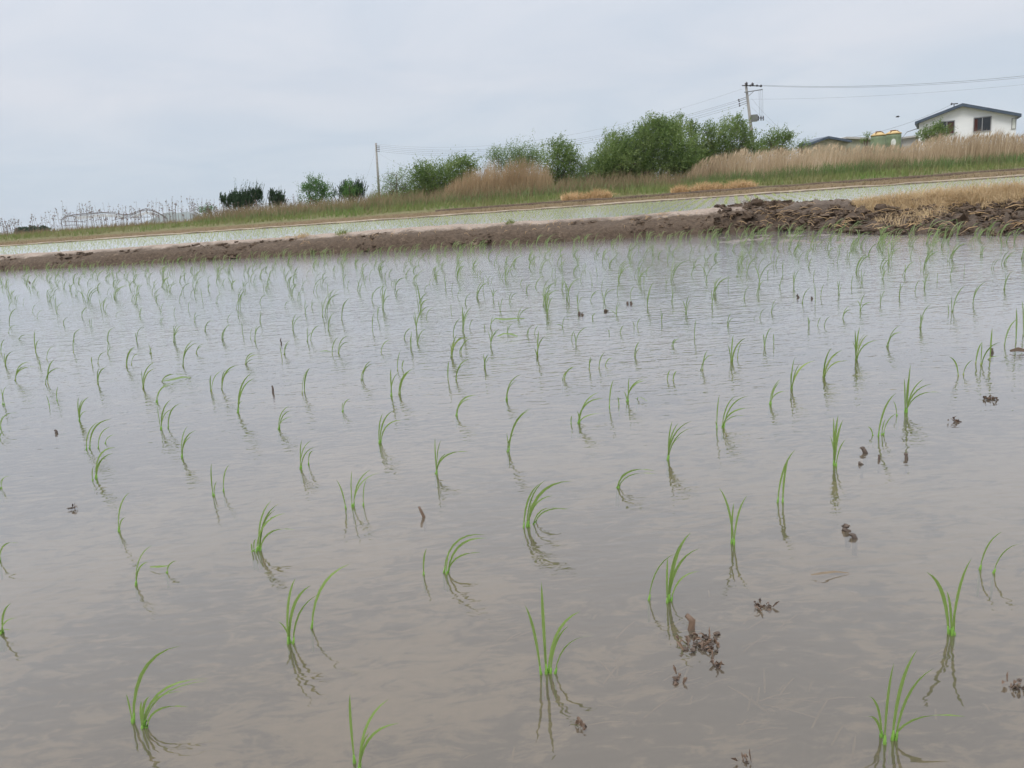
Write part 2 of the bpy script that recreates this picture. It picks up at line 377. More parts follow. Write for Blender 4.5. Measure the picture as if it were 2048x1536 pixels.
# ------------------------------------------------------------------ mesh helpers
class MB:
    def __init__(self): self.v, self.f = [], []
    def add(self, vs, fs):
        b = len(self.v)
        self.v += [tuple(x) for x in vs]
        self.f += [tuple(i + b for i in q) for q in fs]
    def box(self, c, size, rz=0.0):
        x, y, z = (s / 2 for s in size)
        ca, sa = math.cos(rz), math.sin(rz)
        vs = []
        for i, j, k in ((-1,-1,-1),(1,-1,-1),(1,1,-1),(-1,1,-1),(-1,-1,1),(1,-1,1),(1,1,1),(-1,1,1)):
            a, b = i * x, j * y
            vs.append((c[0] + a * ca - b * sa, c[1] + a * sa + b * ca, c[2] + k * z))
        self.add(vs, [(0,3,2,1),(4,5,6,7),(0,1,5,4),(1,2,6,5),(2,3,7,6),(3,0,4,7)])
    def tube(self, pts, radii, n=8, cap=True):
        pts = [Vector(p) for p in pts]
        if not hasattr(radii, "__len__"): radii = [radii] * len(pts)
        vs, fs = [], []
        for i, p in enumerate(pts):
            d = (pts[min(i + 1, len(pts) - 1)] - pts[max(i - 1, 0)])
            d = d.normalized() if d.length > 1e-9 else Vector((0, 0, 1))
            a = d.cross(Vector((0, 0, 1)) if abs(d.z) < 0.9 else Vector((1, 0, 0))).normalized()
            b = d.cross(a)
            for k in range(n):
                an = 2 * math.pi * k / n
                vs.append(p + (a * math.cos(an) + b * math.sin(an)) * radii[i])
        for i in range(len(pts) - 1):
            for k in range(n):
                fs.append((i*n+k, i*n+(k+1)%n, (i+1)*n+(k+1)%n, (i+1)*n+k))
        if cap:
            fs.append(tuple(range(n))[::-1]); fs.append(tuple((len(pts)-1)*n + k for k in range(n)))
        self.add(vs, fs)
    def lathe(self, c, prof, n=24):
        vs, fs = [], []
        for r, z in prof:
            for k in range(n):
                a = 2*math.pi*k/n
                vs.append((c[0]+r*math.cos(a), c[1]+r*math.sin(a), c[2]+z))
        for i in range(len(prof)-1):
            for k in range(n):
                fs.append((i*n+k, i*n+(k+1)%n, (i+1)*n+(k+1)%n, (i+1)*n+k))
        fs.append(tuple(range(n))[::-1]); fs.append(tuple((len(prof)-1)*n+k for k in range(n)))
        self.add(vs, fs)
    def ribbon(self, pts, widths, side, fold=0.25):
        """A leaf blade with a shallow keel: three vertices across."""
        pts = [Vector(p) for p in pts]
        vs, fs = [], []
        for i, p in enumerate(pts):
            d = (pts[min(i+1, len(pts)-1)] - pts[max(i-1, 0)]).normalized()
            s = side - d * side.dot(d)
            s = s.normalized() if s.length > 1e-6 else Vector((1, 0, 0))
            nrm = d.cross(s)
            wd = widths[i] / 2
            vs += [p - s*wd + nrm*wd*fold, p, p + s*wd + nrm*wd*fold]
        for i in range(len(pts)-1):
            a, b = i*3, i*3+3
            fs += [(a, a+1, b+1, b), (a+1, a+2, b+2, b+1)]
        self.add(vs, fs)
    def lump(self, c, size, seed=0, rough=0.35, n=10, mm=7):
        vs, fs = [], []
        for i in range(mm+1):
            th = math.pi*i/mm
            for k in range(n):
                ph = 2*math.pi*k/n
                d = Vector((math.sin(th)*math.cos(ph), math.sin(th)*math.sin(ph), math.cos(th)))
                q = 1 + rough*mnoise.noise(d*1.7 + Vector((seed*3.1, seed*1.7, 0))) + rough*0.6*mnoise.noise(d*4 + Vector((seed, 0, 5)))
                vs.append((c[0]+d.x*size[0]*q, c[1]+d.y*size[1]*q, c[2]+d.z*size[2]*q))
        for i in range(mm):
            for k in range(n):
                fs.append((i*n+k, (i+1)*n+k, (i+1)*n+(k+1)%n, i*n+(k+1)%n))
        self.add(vs, fs)
    def build(self, name, material, parent=None, origin=(0, 0, 0), smooth=True):
        me = bpy.data.meshes.new(name)
        ox, oy, oz = origin
        me.from_pydata([(a-ox, b-oy, c-oz) for a, b, c in self.v], [], self.f)
        me.materials.append(material)
        if smooth: me.polygons.foreach_set("use_smooth", [True]*len(me.polygons))
        me.update()
        o = bpy.data.objects.new(name, me)
        COL.objects.link(o)
        if parent is not None: o.parent = parent
        else: o.location = origin
        return o
def np_mesh(name, V, Fq, material, parent=None, origin=(0, 0, 0), tri=None, smooth=False):
    me = bpy.data.meshes.new(name)
    V = np.asarray(V, dtype=np.float32) - np.asarray(origin, dtype=np.float32)
    k4 = 0 if Fq is None else len(Fq)
    k3 = 0 if tri is None else len(tri)
    loops = np.concatenate([np.asarray(x, dtype=np.int32).ravel() for x in (Fq, tri) if x is not None and len(x)])
    tot = np.concatenate([np.full(k4, 4, np.int32), np.full(k3, 3, np.int32)])
    st = np.concatenate([[0], np.cumsum(tot)[:-1]]).astype(np.int32)
    me.vertices.add(len(V)); me.vertices.foreach_set("co", V.ravel())
    me.loops.add(len(loops)); me.loops.foreach_set("vertex_index", loops)
    me.polygons.add(k4+k3); me.polygons.foreach_set("loop_start", st)
    if smooth: me.polygons.foreach_set("use_smooth", np.ones(k4+k3, bool))
    me.materials.append(material)
    me.update(calc_edges=True)
    o = bpy.data.objects.new(name, me)
    COL.objects.link(o)
    if parent is not None: o.parent = parent
    else: o.location = origin
    return o
def tag(o, label=None, cat=None, group=None, kind=None):
    if label: o["label"] = label
    if cat: o["category"] = cat
    if group: o["group"] = group
    if kind: o["kind"] = kind
    return o
def empty(name, loc, label, cat, group=None):
    o = bpy.data.objects.new(name, None)
    o.empty_display_size = 0.1
    COL.objects.link(o)
    o.location = loc
    return tag(o, label, cat, group)
def blades(name, base, h, wd, lean, material, bend=0.5, kind="stuff", parent=None, origin=(0,0,0), facing=None, sway=(0.25, 0.0)):
    """Many thin upright blades as one mesh: base (n,3), h, wd (n,), lean (n,2)."""
    n = len(base)
    base = np.asarray(base, float)
    ang = rng.uniform(-1.0, 1.0, n) if facing is None else facing
    sx, sy = np.cos(ang)*wd[:, None].ravel()/2, np.sin(ang)*wd/2
    L = lean + np.array(sway)
    p1 = base + np.c_[L[:, 0]*h*0.5*(1-bend), L[:, 1]*h*0.5*(1-bend), h*0.55]
    p2 = base + np.c_[L[:, 0]*h, L[:, 1]*h, h*np.clip(1-0.35*(L**2).sum(1), 0.35, 1)]
    side = np.c_[sx, sy, np.zeros(n)]
    V = np.stack([base-side, base+side, p1+side*0.8, p1-side*0.8, p2], 1).reshape(-1, 3)
    i = np.arange(n)[:, None]*5
    return tag(np_mesh(name, V, i + np.array([[0, 1, 2, 3]]), material, parent, origin, i + np.array([[3, 2, 4]])), kind=kind)

# ------------------------------------------------------------------ the ground
def terrain_z(x, y):
    t = far_t(x, y)
    z = np.interp(t, [-0.6, 0.0, 0.8, 3.4, 3.9, 5.0, 9.0, 40, 400, 4000], [-0.07, 0.01, 0.04, 0.20, 0.14, 0.26, 0.44, 0.46, 0.3, 0.3])
    return z
xs = np.concatenate([-np.geomspace(5000, 82, 16), np.linspace(-80, 80, 321), np.geomspace(82, 5000, 16)])
ys = np.concatenate([[-600, -200, -60, -20], np.linspace(-6, 22, 15), np.linspace(22.4, 78, 170), np.geomspace(80, 6000, 24)])
XX, YY = np.meshgrid(xs, ys)
ZZ = terrain_z(XX, YY)
jit = np.array([[mnoise.noise(Vector((x*0.5, y*0.5, 0)))*0.6 + mnoise.noise(Vector((x*1.7, y*1.7, 3)))*0.4 for x in xs] for y in ys])
ZZ = ZZ + jit*np.interp(far_t(XX, YY), [0, 1, 6], [0, 0.05, 0.12])
nx, ny = len(xs), len(ys)
idx = np.arange(nx*ny).reshape(ny, nx)
quads = np.stack([idx[:-1, :-1], idx[:-1, 1:], idx[1:, 1:], idx[1:, :-1]], -1).reshape(-1, 4)
tag(np_mesh("ground", np.stack([XX, YY, ZZ], -1).reshape(-1, 3), quads, M["bank"], smooth=True), "brown and green bank rising behind the far paddy dike", kind="structure")

# paddy mud bed of the near field
bx = np.linspace(-9, 9, 181); by = np.concatenate([[-30, -8], np.linspace(-0.5, 16, 166)])
bX, bY = np.meshgrid(bx*1.0, by)
bX[:, 0], bX[:, -1] = -60, 60
bZ = np.array([[-0.036 + 0.014*mnoise.noise(Vector((x*2.1, y*2.1, 1))) + 0.007*mnoise.noise(Vector((x*7, y*7, 4))) for x in bx] for y in by])
bi = np.arange(len(bx)*len(by)).reshape(len(by), len(bx))
tag(np_mesh("paddy_mud", np.stack([bX, bY, bZ], -1).reshape(-1, 3), np.stack([bi[:-1, :-1], bi[:-1, 1:], bi[1:, 1:], bi[1:, :-1]], -1).reshape(-1, 4), M["bed"], smooth=True),
    "pale silt bottom of the near rice paddy", kind="structure")
def quad_plane(name, pts, material, label):
    b = MB(); b.add(pts, [(0, 1, 2, 3)])
    return tag(b.build(name, material, smooth=False), label, kind="structure")
nb = lambda x: NX0 + NSL*x + 0.45
quad_plane("water", [(-60, -30, 0), (60, -30, 0), (60, nb(60), 0), (-60, nb(-60), 0)], M["water"], "shallow muddy water of the near rice paddy")
quad_plane("water", [(-80, nb(-80)+0.002, 0.0), (80, nb(80)+0.002, 0.0), (80, BX0+BSL*80+0.2, 0.0), (-80, BX0-BSL*80+0.2, 0.0)], M["water_far"], "bright water of the rice paddy beyond the bund")

# near bund: one displaced clay ridge, turning into a dug-up heap on the right
def heap_k(x): return min(max((x-2.45)/1.3 + 0.25*mnoise.noise(Vector((x*3, 1, 1))), 0), 1)
def foot(x): return float(np.interp(x, [2.4, 3.0, 3.6, 4.2, 5, 20], [0, 0.12, 0.5, 1.7, 2.5, 3.0]))
us = np.concatenate([np.arange(-32, -12, 0.12), np.arange(-12, 2.2, 0.045), np.arange(2.2, 8.5, 0.026), np.arange(8.5, 12, 0.06), np.arange(12, 24, 0.12)])
prof = [(0.0, -0.08), (0.03, 0.0), (0.06, 0.07), (0.10, 0.125), (0.15, 0.158), (0.22, 0.185), (0.32, 0.212), (0.45, 0.235), (0.6, 0.245), (0.75, 0.24), (0.9, 0.215), (1.02, 0.16), (1.12, 0.06), (1.2, -0.08)]
BV = []
NRM = Vector((-NSL, 1, 0)).normalized()
extra = 36
def bund_pt(x, off, z, hk, front):
    c = Vector((x, NX0 + NSL*x, 0)) + NRM*off
    q = Vector((c.x, c.y, z*2))
    rough = 0.027 + 0.045*hk + 0.03*min(max((x-4.2)/2, 0), 1)
    top = 0.4 if off > 0.35 and hk < 0.3 else 1.0
    d = (mnoise.fractal(q*2.4, 1.0, 2.0, 4)*(1-0.45*hk) + hk*0.75*mnoise.fractal(q*7, 0.7, 2.1, 4))*rough*top + mnoise.noise(q*9)*rough*0.45*top
    zz = z + d + (0.06*mnoise.noise(Vector((x*0.35, 0, 9))) if z > 0.1 else 0) * 0.6 + (max(z, 0)/0.245)*float(np.interp(x, [-9, 0, 1.4, 2.8, 3.5, 4.4, 7], [0.0, 0.02, 0.032, 0.05, 0.02, -0.03, -0.03]))
    c += NRM*(mnoise.noise(q*3 + Vector((7, 7, 7)))*rough*1.2)
    return (c.x, c.y, zz)
for x in us:
    hk, ft = heap_k(x), foot(x)
    row = []
    for k in range(extra):                       # apron of clods in front of the heap
        a = k/extra
        off = -ft*(1-a)
        z = -0.08 + (0.14 if ft > 0.05 else 0.0)*math.sin(min(a*1.6, 1)*math.pi/2)
        row.append(bund_pt(x, off, z, hk, True))
    for off, z in prof:
        row.append(bund_pt(x, off, z if off > 0.1 else max(z, -0.08 + 0.14*(ft > 0.05)), hk, False))
    BV += row
nc = extra + len(prof)
bi = np.arange(len(us)*nc).reshape(len(us), nc)
tag(np_mesh("mud_bund", BV, np.stack([bi[:-1, :-1], bi[1:, :-1], bi[1:, 1:], bi[:-1, 1:]], -1).reshape(-1, 4), M["bund"], smooth=True),
    "low clay bund with pale dry crest dividing the two paddies", kind="structure")

# far dike: dark face with a dry crest, and a second ditch edge behind it
def ridge(name, label, t0, width, z0, h, x0, x1, material, kind="structure", seed=0):
    u = np.arange(x0, x1, 0.25)
    pr = [(0, z0-0.1), (0.07, z0+h*0.66), (0.16, z0+h), (width*0.6, z0+h*1.02), (width, z0+h*0.6), (width+0.1, z0-0.1)]
    V = []
    for x in u:
        for off, z in pr:
            n1 = mnoise.noise(Vector((x*1.1, off*2, seed)))*0.03 + mnoise.noise(Vector((x*4, off*5, seed)))*0.015
            V.append((x, BX0+BSL*x+t0+off+n1*2, z+n1))
    ii = np.arange(len(u)*len(pr)).reshape(len(u), len(pr))
    Q = np.stack([ii[:-1, :-1], ii[1:, :-1], ii[1:, 1:], ii[:-1, 1:]], -1)
    o = np_mesh(name, V, Q.reshape(-1, 4), material, smooth=True)
    if material is M["dike"]:
        o.data.materials.append(M["dike_top"])
        mi = np.zeros(Q.shape[:2], np.int32); mi[:, 1:4] = 1
        o.data.polygons.foreach_set("material_index", mi.ravel())
    return tag(o, label, kind=kind)
ridge("far_dike", "dark low dike with pale crest edging the second paddy", -0.35, 0.5, -0.01, 0.085, -60, 60, M["dike"])
ridge("ditch_edge", "dark ditch edge below the green roadside grass", 3.3, 0.35, 0.10, 0.17, -3, 45, M["clod"], seed=4)

# wet mud flat in front of the heap
fl = MB()
gx, gy = 90, 44
c0 = G(1375, 470); c1 = G(1780, 462); c2 = G(1760, 494); c3 = G(1400, 490)
for j in range(gy+1):
    for i in range(gx+1):
        a, b = i/gx, j/gy
        p = (c0*(1-a)+c1*a)*(1-b) + (c3*(1-a)+c2*a)*b
        edge = min(1, 5*min(a, 1-a, b, 1-b))
        z = -0.035 + edge*(0.028 + 0.026*mnoise.fractal(Vector((p.x*3.4, p.y*5, 2)), 1, 2, 5) + 0.014*mnoise.noise(p*13))
        fl.v.append((p.x, p.y, z))
W = gx+1
fl.f = [(j*W+i, j*W+i+1, (j+1)*W+i+1, (j+1)*W+i) for j in range(gy) for i in range(gx)]
tag(fl.build("mud_flat", M["flat"]), "wet pale mud just breaking the water before the heap", kind="structure")

# distant hill
hb = MB()
h0 = P(352, 425, 4200)
for j, (yy, k) in enumerate(((-260, 0), (-150, 0.55), (-40, 0.92), (60, 1.0), (400, 0))):
    for i in range(41):
        a = i/40
        s = math.sin(a*math.pi)**0.8*(0.8+0.35*mnoise.noise(Vector((a*5, 2, 0))))
        hb.v.append((h0.x-130+260*a, 4200+yy, -2 + s*k*62))
hb.f = [(j*41+i, j*41+i+1, (j+1)*41+i+1, (j+1)*41+i) for j in range(4) for i in range(40)]
tag(hb.build("hill", M["hill"]), "faint blue hill on the far horizon", kind="structure")
# ------------------------------------------------------------------ vegetation behind the far dike
def D_at(px, py, t):
    d = ray(px, py); k = d.x/d.y
    return (BX0 + t)/(1 - BSL*k)
def strip(n, p0, p1, t0, t1, prof, hmin, hmax, power=1.0, ragged=0.16):
    """Plants standing on the bank between two sight lines; prof gives how tall the growth is there."""
    px = rng.uniform(p0, p1, n)
    tt = rng.uniform(t0, t1, n)
    top = np.interp(px, [q[0] for q in prof], [q[1] for q in prof])
    B, Hh = [], []
    for a, b, c in zip(px, tt, top):
        D = D_at(a, c, b)
        p = P(a, c, D)
        gz = float(terrain_z(p.x, p.y))
        B.append((p.x, p.y, gz-0.03)); Hh.append(max(p.z-gz, 0.12))
    f = hmin + (hmax-hmin)*rng.random(n)**power
    rag = np.array([1 + ragged*(mnoise.noise(Vector((a*0.045, 3, b_*0.2))) + 0.7*mnoise.noise(Vector((a*0.16, 8, b_*0.5)))) for a, b_ in zip(px, tt)])
    return np.array(B), np.array(Hh)*f*rag
def lean_n(n, s): return rng.normal(0, s, (n, 2))

REED = [(1370,338),(1400,312),(1480,296),(1550,291),(1620,286),(1715,286),(1810,284),(1875,266),(1970,256),(2030,262),(2110,285)]
b, h = strip(12000, 1374, 2140, 9.5, 15, REED, 0.45, 1.04, 0.7)
tag(blades("dry_reeds", b, h, rng.uniform(0.012, 0.026, len(b)), lean_n(len(b), 0.09), M["reed"], sway=(0.10, 0)), "belt of tall tan dry reeds below the white house", kind="stuff")
# feathery seed plumes at the top of the tallest reeds belong to the same growth
b, h = strip(1100, 1385, 2140, 9.6, 14, REED, 0.85, 1.02)
pl_b = np.c_[b[:, 0] + h*0.09, b[:, 1], b[:, 2] + h*0.82]
tag(blades("reed_plumes", pl_b, rng.uniform(0.16, 0.28, len(b)), rng.uniform(0.03, 0.055, len(b)), lean_n(len(b), 0.25), M["reed"], sway=(0.45, 0)), "feathery pale plumes topping the reed belt", kind="stuff")
GRN = [(1365,348),(1450,335),(1560,326),(1700,314),(1800,308),(1900,306),(2000,298),(2140,296)]
b, h = strip(5200, 1360, 2140, 8.0, 10.2, GRN, 0.35, 1.05)
tag(blades("green_undergrowth", b, h, rng.uniform(0.014, 0.03, len(b)), lean_n(len(b), 0.25), M["green"], sway=(0.15, 0)), "green young reed shoots in front of the dry reeds", kind="stuff")
GRS = [(-60,474),(0,463),(120,455),(250,447),(350,440),(450,430),(560,424),(700,410),(850,398),(1000,386),(1150,375),(1300,361),(1400,352),(1600,341),(1800,327),(1950,319),(2110,312)]
b, h = strip(15000, -60, 2140, 4.6, 9.5, GRS, 0.2, 1.0)
tag(blades("bank_grass", b, np.minimum(h, 0.5), rng.uniform(0.012, 0.03, len(b)), lean_n(len(b), 0.4), M["grass"]), "short green grass along the top of the bank", kind="stuff")
DRT = [(-60,480),(0,476),(450,448),(1000,406),(1400,374),(2110,326)]
b, h = strip(7000, -60, 2140, 0.5, 4.6, DRT, 0.1, 0.6)
tag(blades("dry_grass", b, np.minimum(h, 0.16), rng.uniform(0.012, 0.03, len(b)), lean_n(len(b), 0.7), M["scrub"]), "thin dry grass on the brown foot of the bank", kind="stuff")
SCR = [(380,424),(430,409),(520,401),(600,394),(690,385),(750,376),(850,372),(900,362),(1000,356),(1100,346),(1200,336),(1300,334),(1390,338)]
b, h = strip(9000, 385, 1395, 8.2, 14, SCR, 0.3, 1.03)
tag(blades("brown_scrub", b, h, rng.uniform(0.012, 0.03, len(b)), lean_n(len(b), 0.28), M["scrub"], sway=(0.12, 0)), "brown and olive weedy scrub under the trees", kind="stuff")
b, h = strip(7000, 440, 1395, 17, 26, [(p, q+2) for p, q in SCR], 0.3, 1.03)
tag(blades("brown_scrub", b, h, rng.uniform(0.015, 0.035, len(b)), lean_n(len(b), 0.28), M["scrub"], sway=(0.12, 0)), "brown scrub filling the gaps behind the tree trunks", kind="stuff")
b, h = strip(3500, 385, 1395, 7.5, 10, [(p, q+14) for p, q in SCR], 0.3, 1.0)
tag(blades("green_weeds", b, h, rng.uniform(0.014, 0.03, len(b)), lean_n(len(b), 0.4), M["green"]), "low green weeds in front of the scrub", kind="stuff")
HDG = [(735,384),(780,372),(830,364),(900,352),(960,346),(1020,342),(1100,338),(1160,330),(1230,322),(1300,318)]
b, h = strip(5200, 738, 1300, 15.5, 20, HDG, 0.35, 1.05, ragged=0.3)
tag(blades("hedge_growth", b, h, rng.uniform(0.03, 0.07, len(b)), lean_n(len(b), 0.35), M["leaf_pale"], sway=(0.15, 0)), "low tangled green growth joining the trees into one belt", kind="stuff")
FLR = [(-60,468),(0,458),(100,452),(200,443),(300,437),(350,434),(420,428),(470,424)]
b, h = strip(2600, -60, 470, 9, 22, FLR, 0.3, 1.0)
tag(blades("dull_weeds", b, h, rng.uniform(0.015, 0.035, len(b)), lean_n(len(b), 0.3), M["scrub"]), "dull weeds beneath the dead stalks", kind="stuff")

# dead weed stalks with seed heads against the sky
STK = [(-60,446),(0,436),(40,434),(90,424),(120,412),(150,403),(205,403),(240,412),(270,404),(310,398),(330,398),(370,392),(420,398),(460,402)]
mb = MB()
b, h = strip(420, -40, 600, 10, 24, STK + [(600,386)], 0.35, 1.05)
for q, hh in zip(b, h):
    lx, ly = rnd.gauss(0.03, 0.05), rnd.gauss(0, 0.05)
    p0 = Vector(q); p1 = p0 + Vector((lx*hh*0.5, ly*hh*0.5, hh*0.6)); p2 = p0 + Vector((lx*hh*1.4, ly*hh, hh))
    mb.tube([p0, p1, p2], [0.008, 0.007, 0.005], 4, False)
    for k in range(rnd.randint(1, 5)):
        a = rnd.uniform(0.72, 1.0); c = p0.lerp(p2, a)
        mb.lump((c.x + rnd.gauss(0, 0.05), c.y, c.z + rnd.uniform(-0.02, 0.04)), (rnd.uniform(0.02, 0.05),)*2 + (rnd.uniform(0.015, 0.035),), k, 0.4, 5, 3)
tag(mb.build("dead_weed_stalks", M["stalk"], smooth=False), "thin dead weed stalks with seed heads against the sky", kind="stuff")

# tan cut-grass mounds lying along the bank
for px0, px1, py, hp, lab in ((1122,1172,388,11,"tan mound of dead grass at the open gap below the trees"), (1172,1222,384,13,"slightly taller tan dead grass mound below the biggest tree"),
                         (1342,1376,376,13,"small tan grass mound at the foot of the reed belt"), (1382,1450,370,13,"long pale tan grass mound under the green reed shoots"), (1450,1512,366,13,"tan grass mound at the right end of the row of mounds")):
    b_, h_ = [], []
    n = int((px1-px0)*14)
    q = rng.uniform(-1, 1, n)
    for a in q:
        px = (px0+px1)/2 + a*(px1-px0)/2
        D = D_at(px, py, rnd.uniform(4.3, 5.4))
        p = P(px, py - hp*math.sqrt(max(1-a*a, 0.1)), D)
        gz = float(terrain_z(p.x, p.y))
        b_.append((p.x, p.y, gz-0.02)); h_.append(max(p.z-gz, 0.08)*rnd.uniform(0.5, 1.05))
    o0 = tuple(np.mean(b_, 0))
    o = blades("grass_mound", b_, np.array(h_), rng.uniform(0.012, 0.03, n), lean_n(n, 0.7), M["tan"], origin=o0)
    del o["kind"]
    tag(o, lab, "grass mound", "tan grass mounds along the bank")

# brown reed clump standing before the middle trees
CL = [(884,368),(905,345),(930,330),(960,322),(990,316),(1030,314),(1060,316),(1085,322),(1100,345)]
b, h = strip(3000, 886, 1100, 11.5, 14, CL, 0.4, 1.03, 0.7)
o0 = tuple(b.mean(0))
o = blades("reed_clump", b, h, rng.uniform(0.014, 0.028, len(b)), lean_n(len(b), 0.10), M["reed_brown"], sway=(0.12, 0), origin=o0)
del o["kind"]
tag(o, "tall brown reed clump standing before the middle trees", "reed clump")

# ------------------------------------------------------------------ trees
def tree(name, label, ells, t, material, dens=0.95, leaf=0.135, slim=0.42, spr=0.65, up=0.7, wind=0.55, nleaf=10, cat="tree", group=None, trunk=True, fill=0.5, scatter=0.5, limb_r=0.05):
    ells = [(e[0], e[1]+(6 if cat != "juniper" else 3 if e[2] < 6 else 6), e[2]*1.06, e[3]*1.02) for e in ells]
    cx = sum(e[0]*e[2] for e in ells)/sum(e[2] for e in ells)
    bot = max(e[1]+e[3] for e in ells)
    D = D_at(cx, bot, t)
    base = P(cx, bot, D)
    base.z = float(terrain_z(base.x, base.y))
    root = empty(name, base, label, cat, group)
    LP, LD, LS = [], [], []
    cents = []
    for ex, ey, rx, ry in ells:
        C = P(ex, ey, D); k = D/FPX
        rX, rZ = rx*k, ry*k
        rY = min(rX, rZ*1.2)
        C.y += rnd.uniform(-0.4, 0.4)*rY
        cents.append((C, rX, rZ))
        n = max(int(dens*rx*ry/3.0), 12)
        d = rng.normal(size=(n, 3)); d /= np.linalg.norm(d, axis=1)[:, None]
        r = rng.random(n)**fill
        # clumps: pull sprigs towards a handful of bough centres so that gaps open between boughs
        nb_ = max(5, n//14)
        bo = rng.normal(size=(nb_, 3)); bo /= np.linalg.norm(bo, axis=1)[:, None]
        bo *= rng.random((nb_, 1))**0.5
        pick = rng.integers(0, nb_, n)
        unit = 0.42*d*r[:, None] + 0.58*(bo[pick] + 0.45*d*r[:, None])
        pos = np.array(C) + unit*np.array([rX, rY, rZ])*1.14
        dr = unit*0.7 + np.array([wind, 0, up]) + rng.normal(size=(n, 3))*0.35
        dr /= np.linalg.norm(dr, axis=1)[:, None]
        L = spr*rng.uniform(0.5, 1.1, n)*np.where(rng.random(n) < 0.10, 1.9, 1.0)*min(1, 0.35+rX*0.5)
        for j in range(nleaf):
            a = (j+rng.random(n))/nleaf
            q = pos + dr*(L*a)[:, None] + rng.normal(size=(n, 3))*0.05*scatter*2*min(1, 0.4+rX*0.4)
            ld = dr*0.8 + rng.normal(size=(n, 3))*scatter + np.array([0.25*wind, 0, 0])
            ld /= np.linalg.norm(ld, axis=1)[:, None]
            LP.append(q); LD.append(ld); LS.append(leaf*rng.uniform(0.6, 1.25, n)*(1-0.3*a))
    LP, LD, LS = np.concatenate(LP), np.concatenate(LD), np.concatenate(LS)
    keep = LP[:, 2] > base.z+0.05
    LP, LD, LS = LP[keep], LD[keep], LS[keep]
    rv = rng.normal(size=LP.shape)
    sd_ = np.cross(LD, rv); sd_ /= np.linalg.norm(sd_, axis=1)[:, None]
    nn = len(LP)
    V = np.stack([LP, LP+LD*(LS*0.45)[:, None]+sd_*(LS*slim/2)[:, None], LP+LD*LS[:, None], LP+LD*(LS*0.45)[:, None]-sd_*(LS*slim/2)[:, None]], 1).reshape(-1, 3)
    np_mesh("crown", V, np.arange(nn*4).reshape(-1, 4), material, root, tuple(base))
    if trunk:
        tb = MB()
        for C, rX, rZ in cents:
            q = Vector((C.x, C.y, C.z + rZ*0.5))
            mid = Vector((base.x, base.y, base.z)).lerp(q, 0.5) + Vector((rnd.uniform(-.15, .15), rnd.uniform(-.15, .15), -0.1))
            s = Vector((base.x + rnd.uniform(-.12, .12), base.y + rnd.uniform(-.12, .12), base.z-0.1))
            tb.tube([s, mid, q], [limb_r, limb_r*0.6, limb_r*0.2], 6, False)
            for _ in range(6):
                e = Vector((C.x + rnd.uniform(-1, 1)*rX, C.y + rnd.uniform(-1, 1)*rX*0.7, C.z + rnd.uniform(-0.4, 1)*rZ))
                m_ = mid.lerp(q, rnd.random())
                tb.tube([m_, m_.lerp(e, 0.5) + Vector((0, 0, .06)), e], [limb_r*0.35, limb_r*0.22, limb_r*0.08], 5, False)
        tb.build("trunk", M["bark"], root, tuple(base))
    return root
LF, LPa, LR = M["leaf"], M["leaf_pale"], M["leaf_round"]
G_T = "willowy trees on the bank"
tree("willow_tree", "largest bushy green tree, tallest of the row behind the bank", [(1310,280,48,36),(1268,304,50,36),(1345,305,42,42),(1306,246,18,18),(1326,252,16,20),(1284,262,16,16),(1225,312,36,30),(1300,335,84,30),(1230,342,40,20),(1362,335,34,24),(1240,286,22,18),(1205,330,34,22),(1340,262,22,20)], 15, LF, 1.25, group=G_T)
tree("willow_tree", "slender sapling sticking up at the near edge of the largest tree", [(1214,280,14,18),(1208,305,20,22)], 16.5, LPa, 0.8, 0.10, group=G_T)
tree("willow_tree", "thin airy tree squeezed between the largest tree and the utility pole trees", [(1380,252,15,20),(1386,290,22,36),(1388,325,24,22),(1355,240,10,14)], 17, LF, 0.85, group=G_T)
tree("willow_tree", "dense green tree growing around the transformer pole", [(1447,272,34,28),(1424,298,34,30),(1475,250,15,20),(1492,280,20,30),(1412,262,16,20),(1460,302,52,24),(1410,312,30,18)], 18, LF, 1.0, group=G_T)
tree("willow_tree", "rounded green bush beside the transformer pole, above the reeds", [(1548,278,28,17),(1525,290,26,14),(1570,272,10,14),(1560,300,34,12)], 20, LF, 1.1, group=G_T)
tree("willow_tree", "sparse small sapling between the rounded bush and the dark shed roof", [(1605,284,13,9),(1598,292,16,8)], 20, LPa, 0.7, 0.10, group=G_T)
tree("willow_tree", "feathery grey-green tree just right of the brown reed clump", [(1116,294,26,18),(1112,325,32,30),(1138,312,18,20),(1118,348,36,20)], 14, LF, 0.95, group=G_T)
tree("willow_tree", "low green bush in the dip between the feathery tree and the largest tree", [(1160,328,20,18),(1180,320,14,14),(1172,346,44,18),(1195,330,22,18)], 15, LPa, 0.9, 0.10, group=G_T)
tree("willow_tree", "wide loose green tree behind the brown reed clump", [(1040,303,42,17),(990,310,20,15),(1060,318,38,18),(1020,330,60,22)], 18, LPa, 1.0, 0.11, group=G_T)
tree("willow_tree", "green tree touching the left side of the brown reed clump", [(922,322,26,18),(905,340,26,26),(938,345,18,24),(915,366,38,18)], 16, LF, 1.0, group=G_T)
tree("willow_tree", "dark rounded tree second along from the smaller utility pole", [(852,340,28,20),(872,352,30,22),(845,358,28,18),(862,374,46,16)], 15, LF, 1.15, group=G_T)
tree("willow_tree", "pale thin shrub at the foot of the smaller utility pole", [(795,352,32,14),(780,366,26,12),(815,366,26,14),(775,378,30,12),(810,382,30,10)], 15, LPa, 0.75, 0.09, group=G_T)
tree("round_tree", "small round green tree standing alone before the junipers", [(632,370,22,17),(614,378,14,14),(650,380,15,14),(632,396,32,14)], 18, LR, 1.15, 0.12, slim=0.5, wind=0.15)
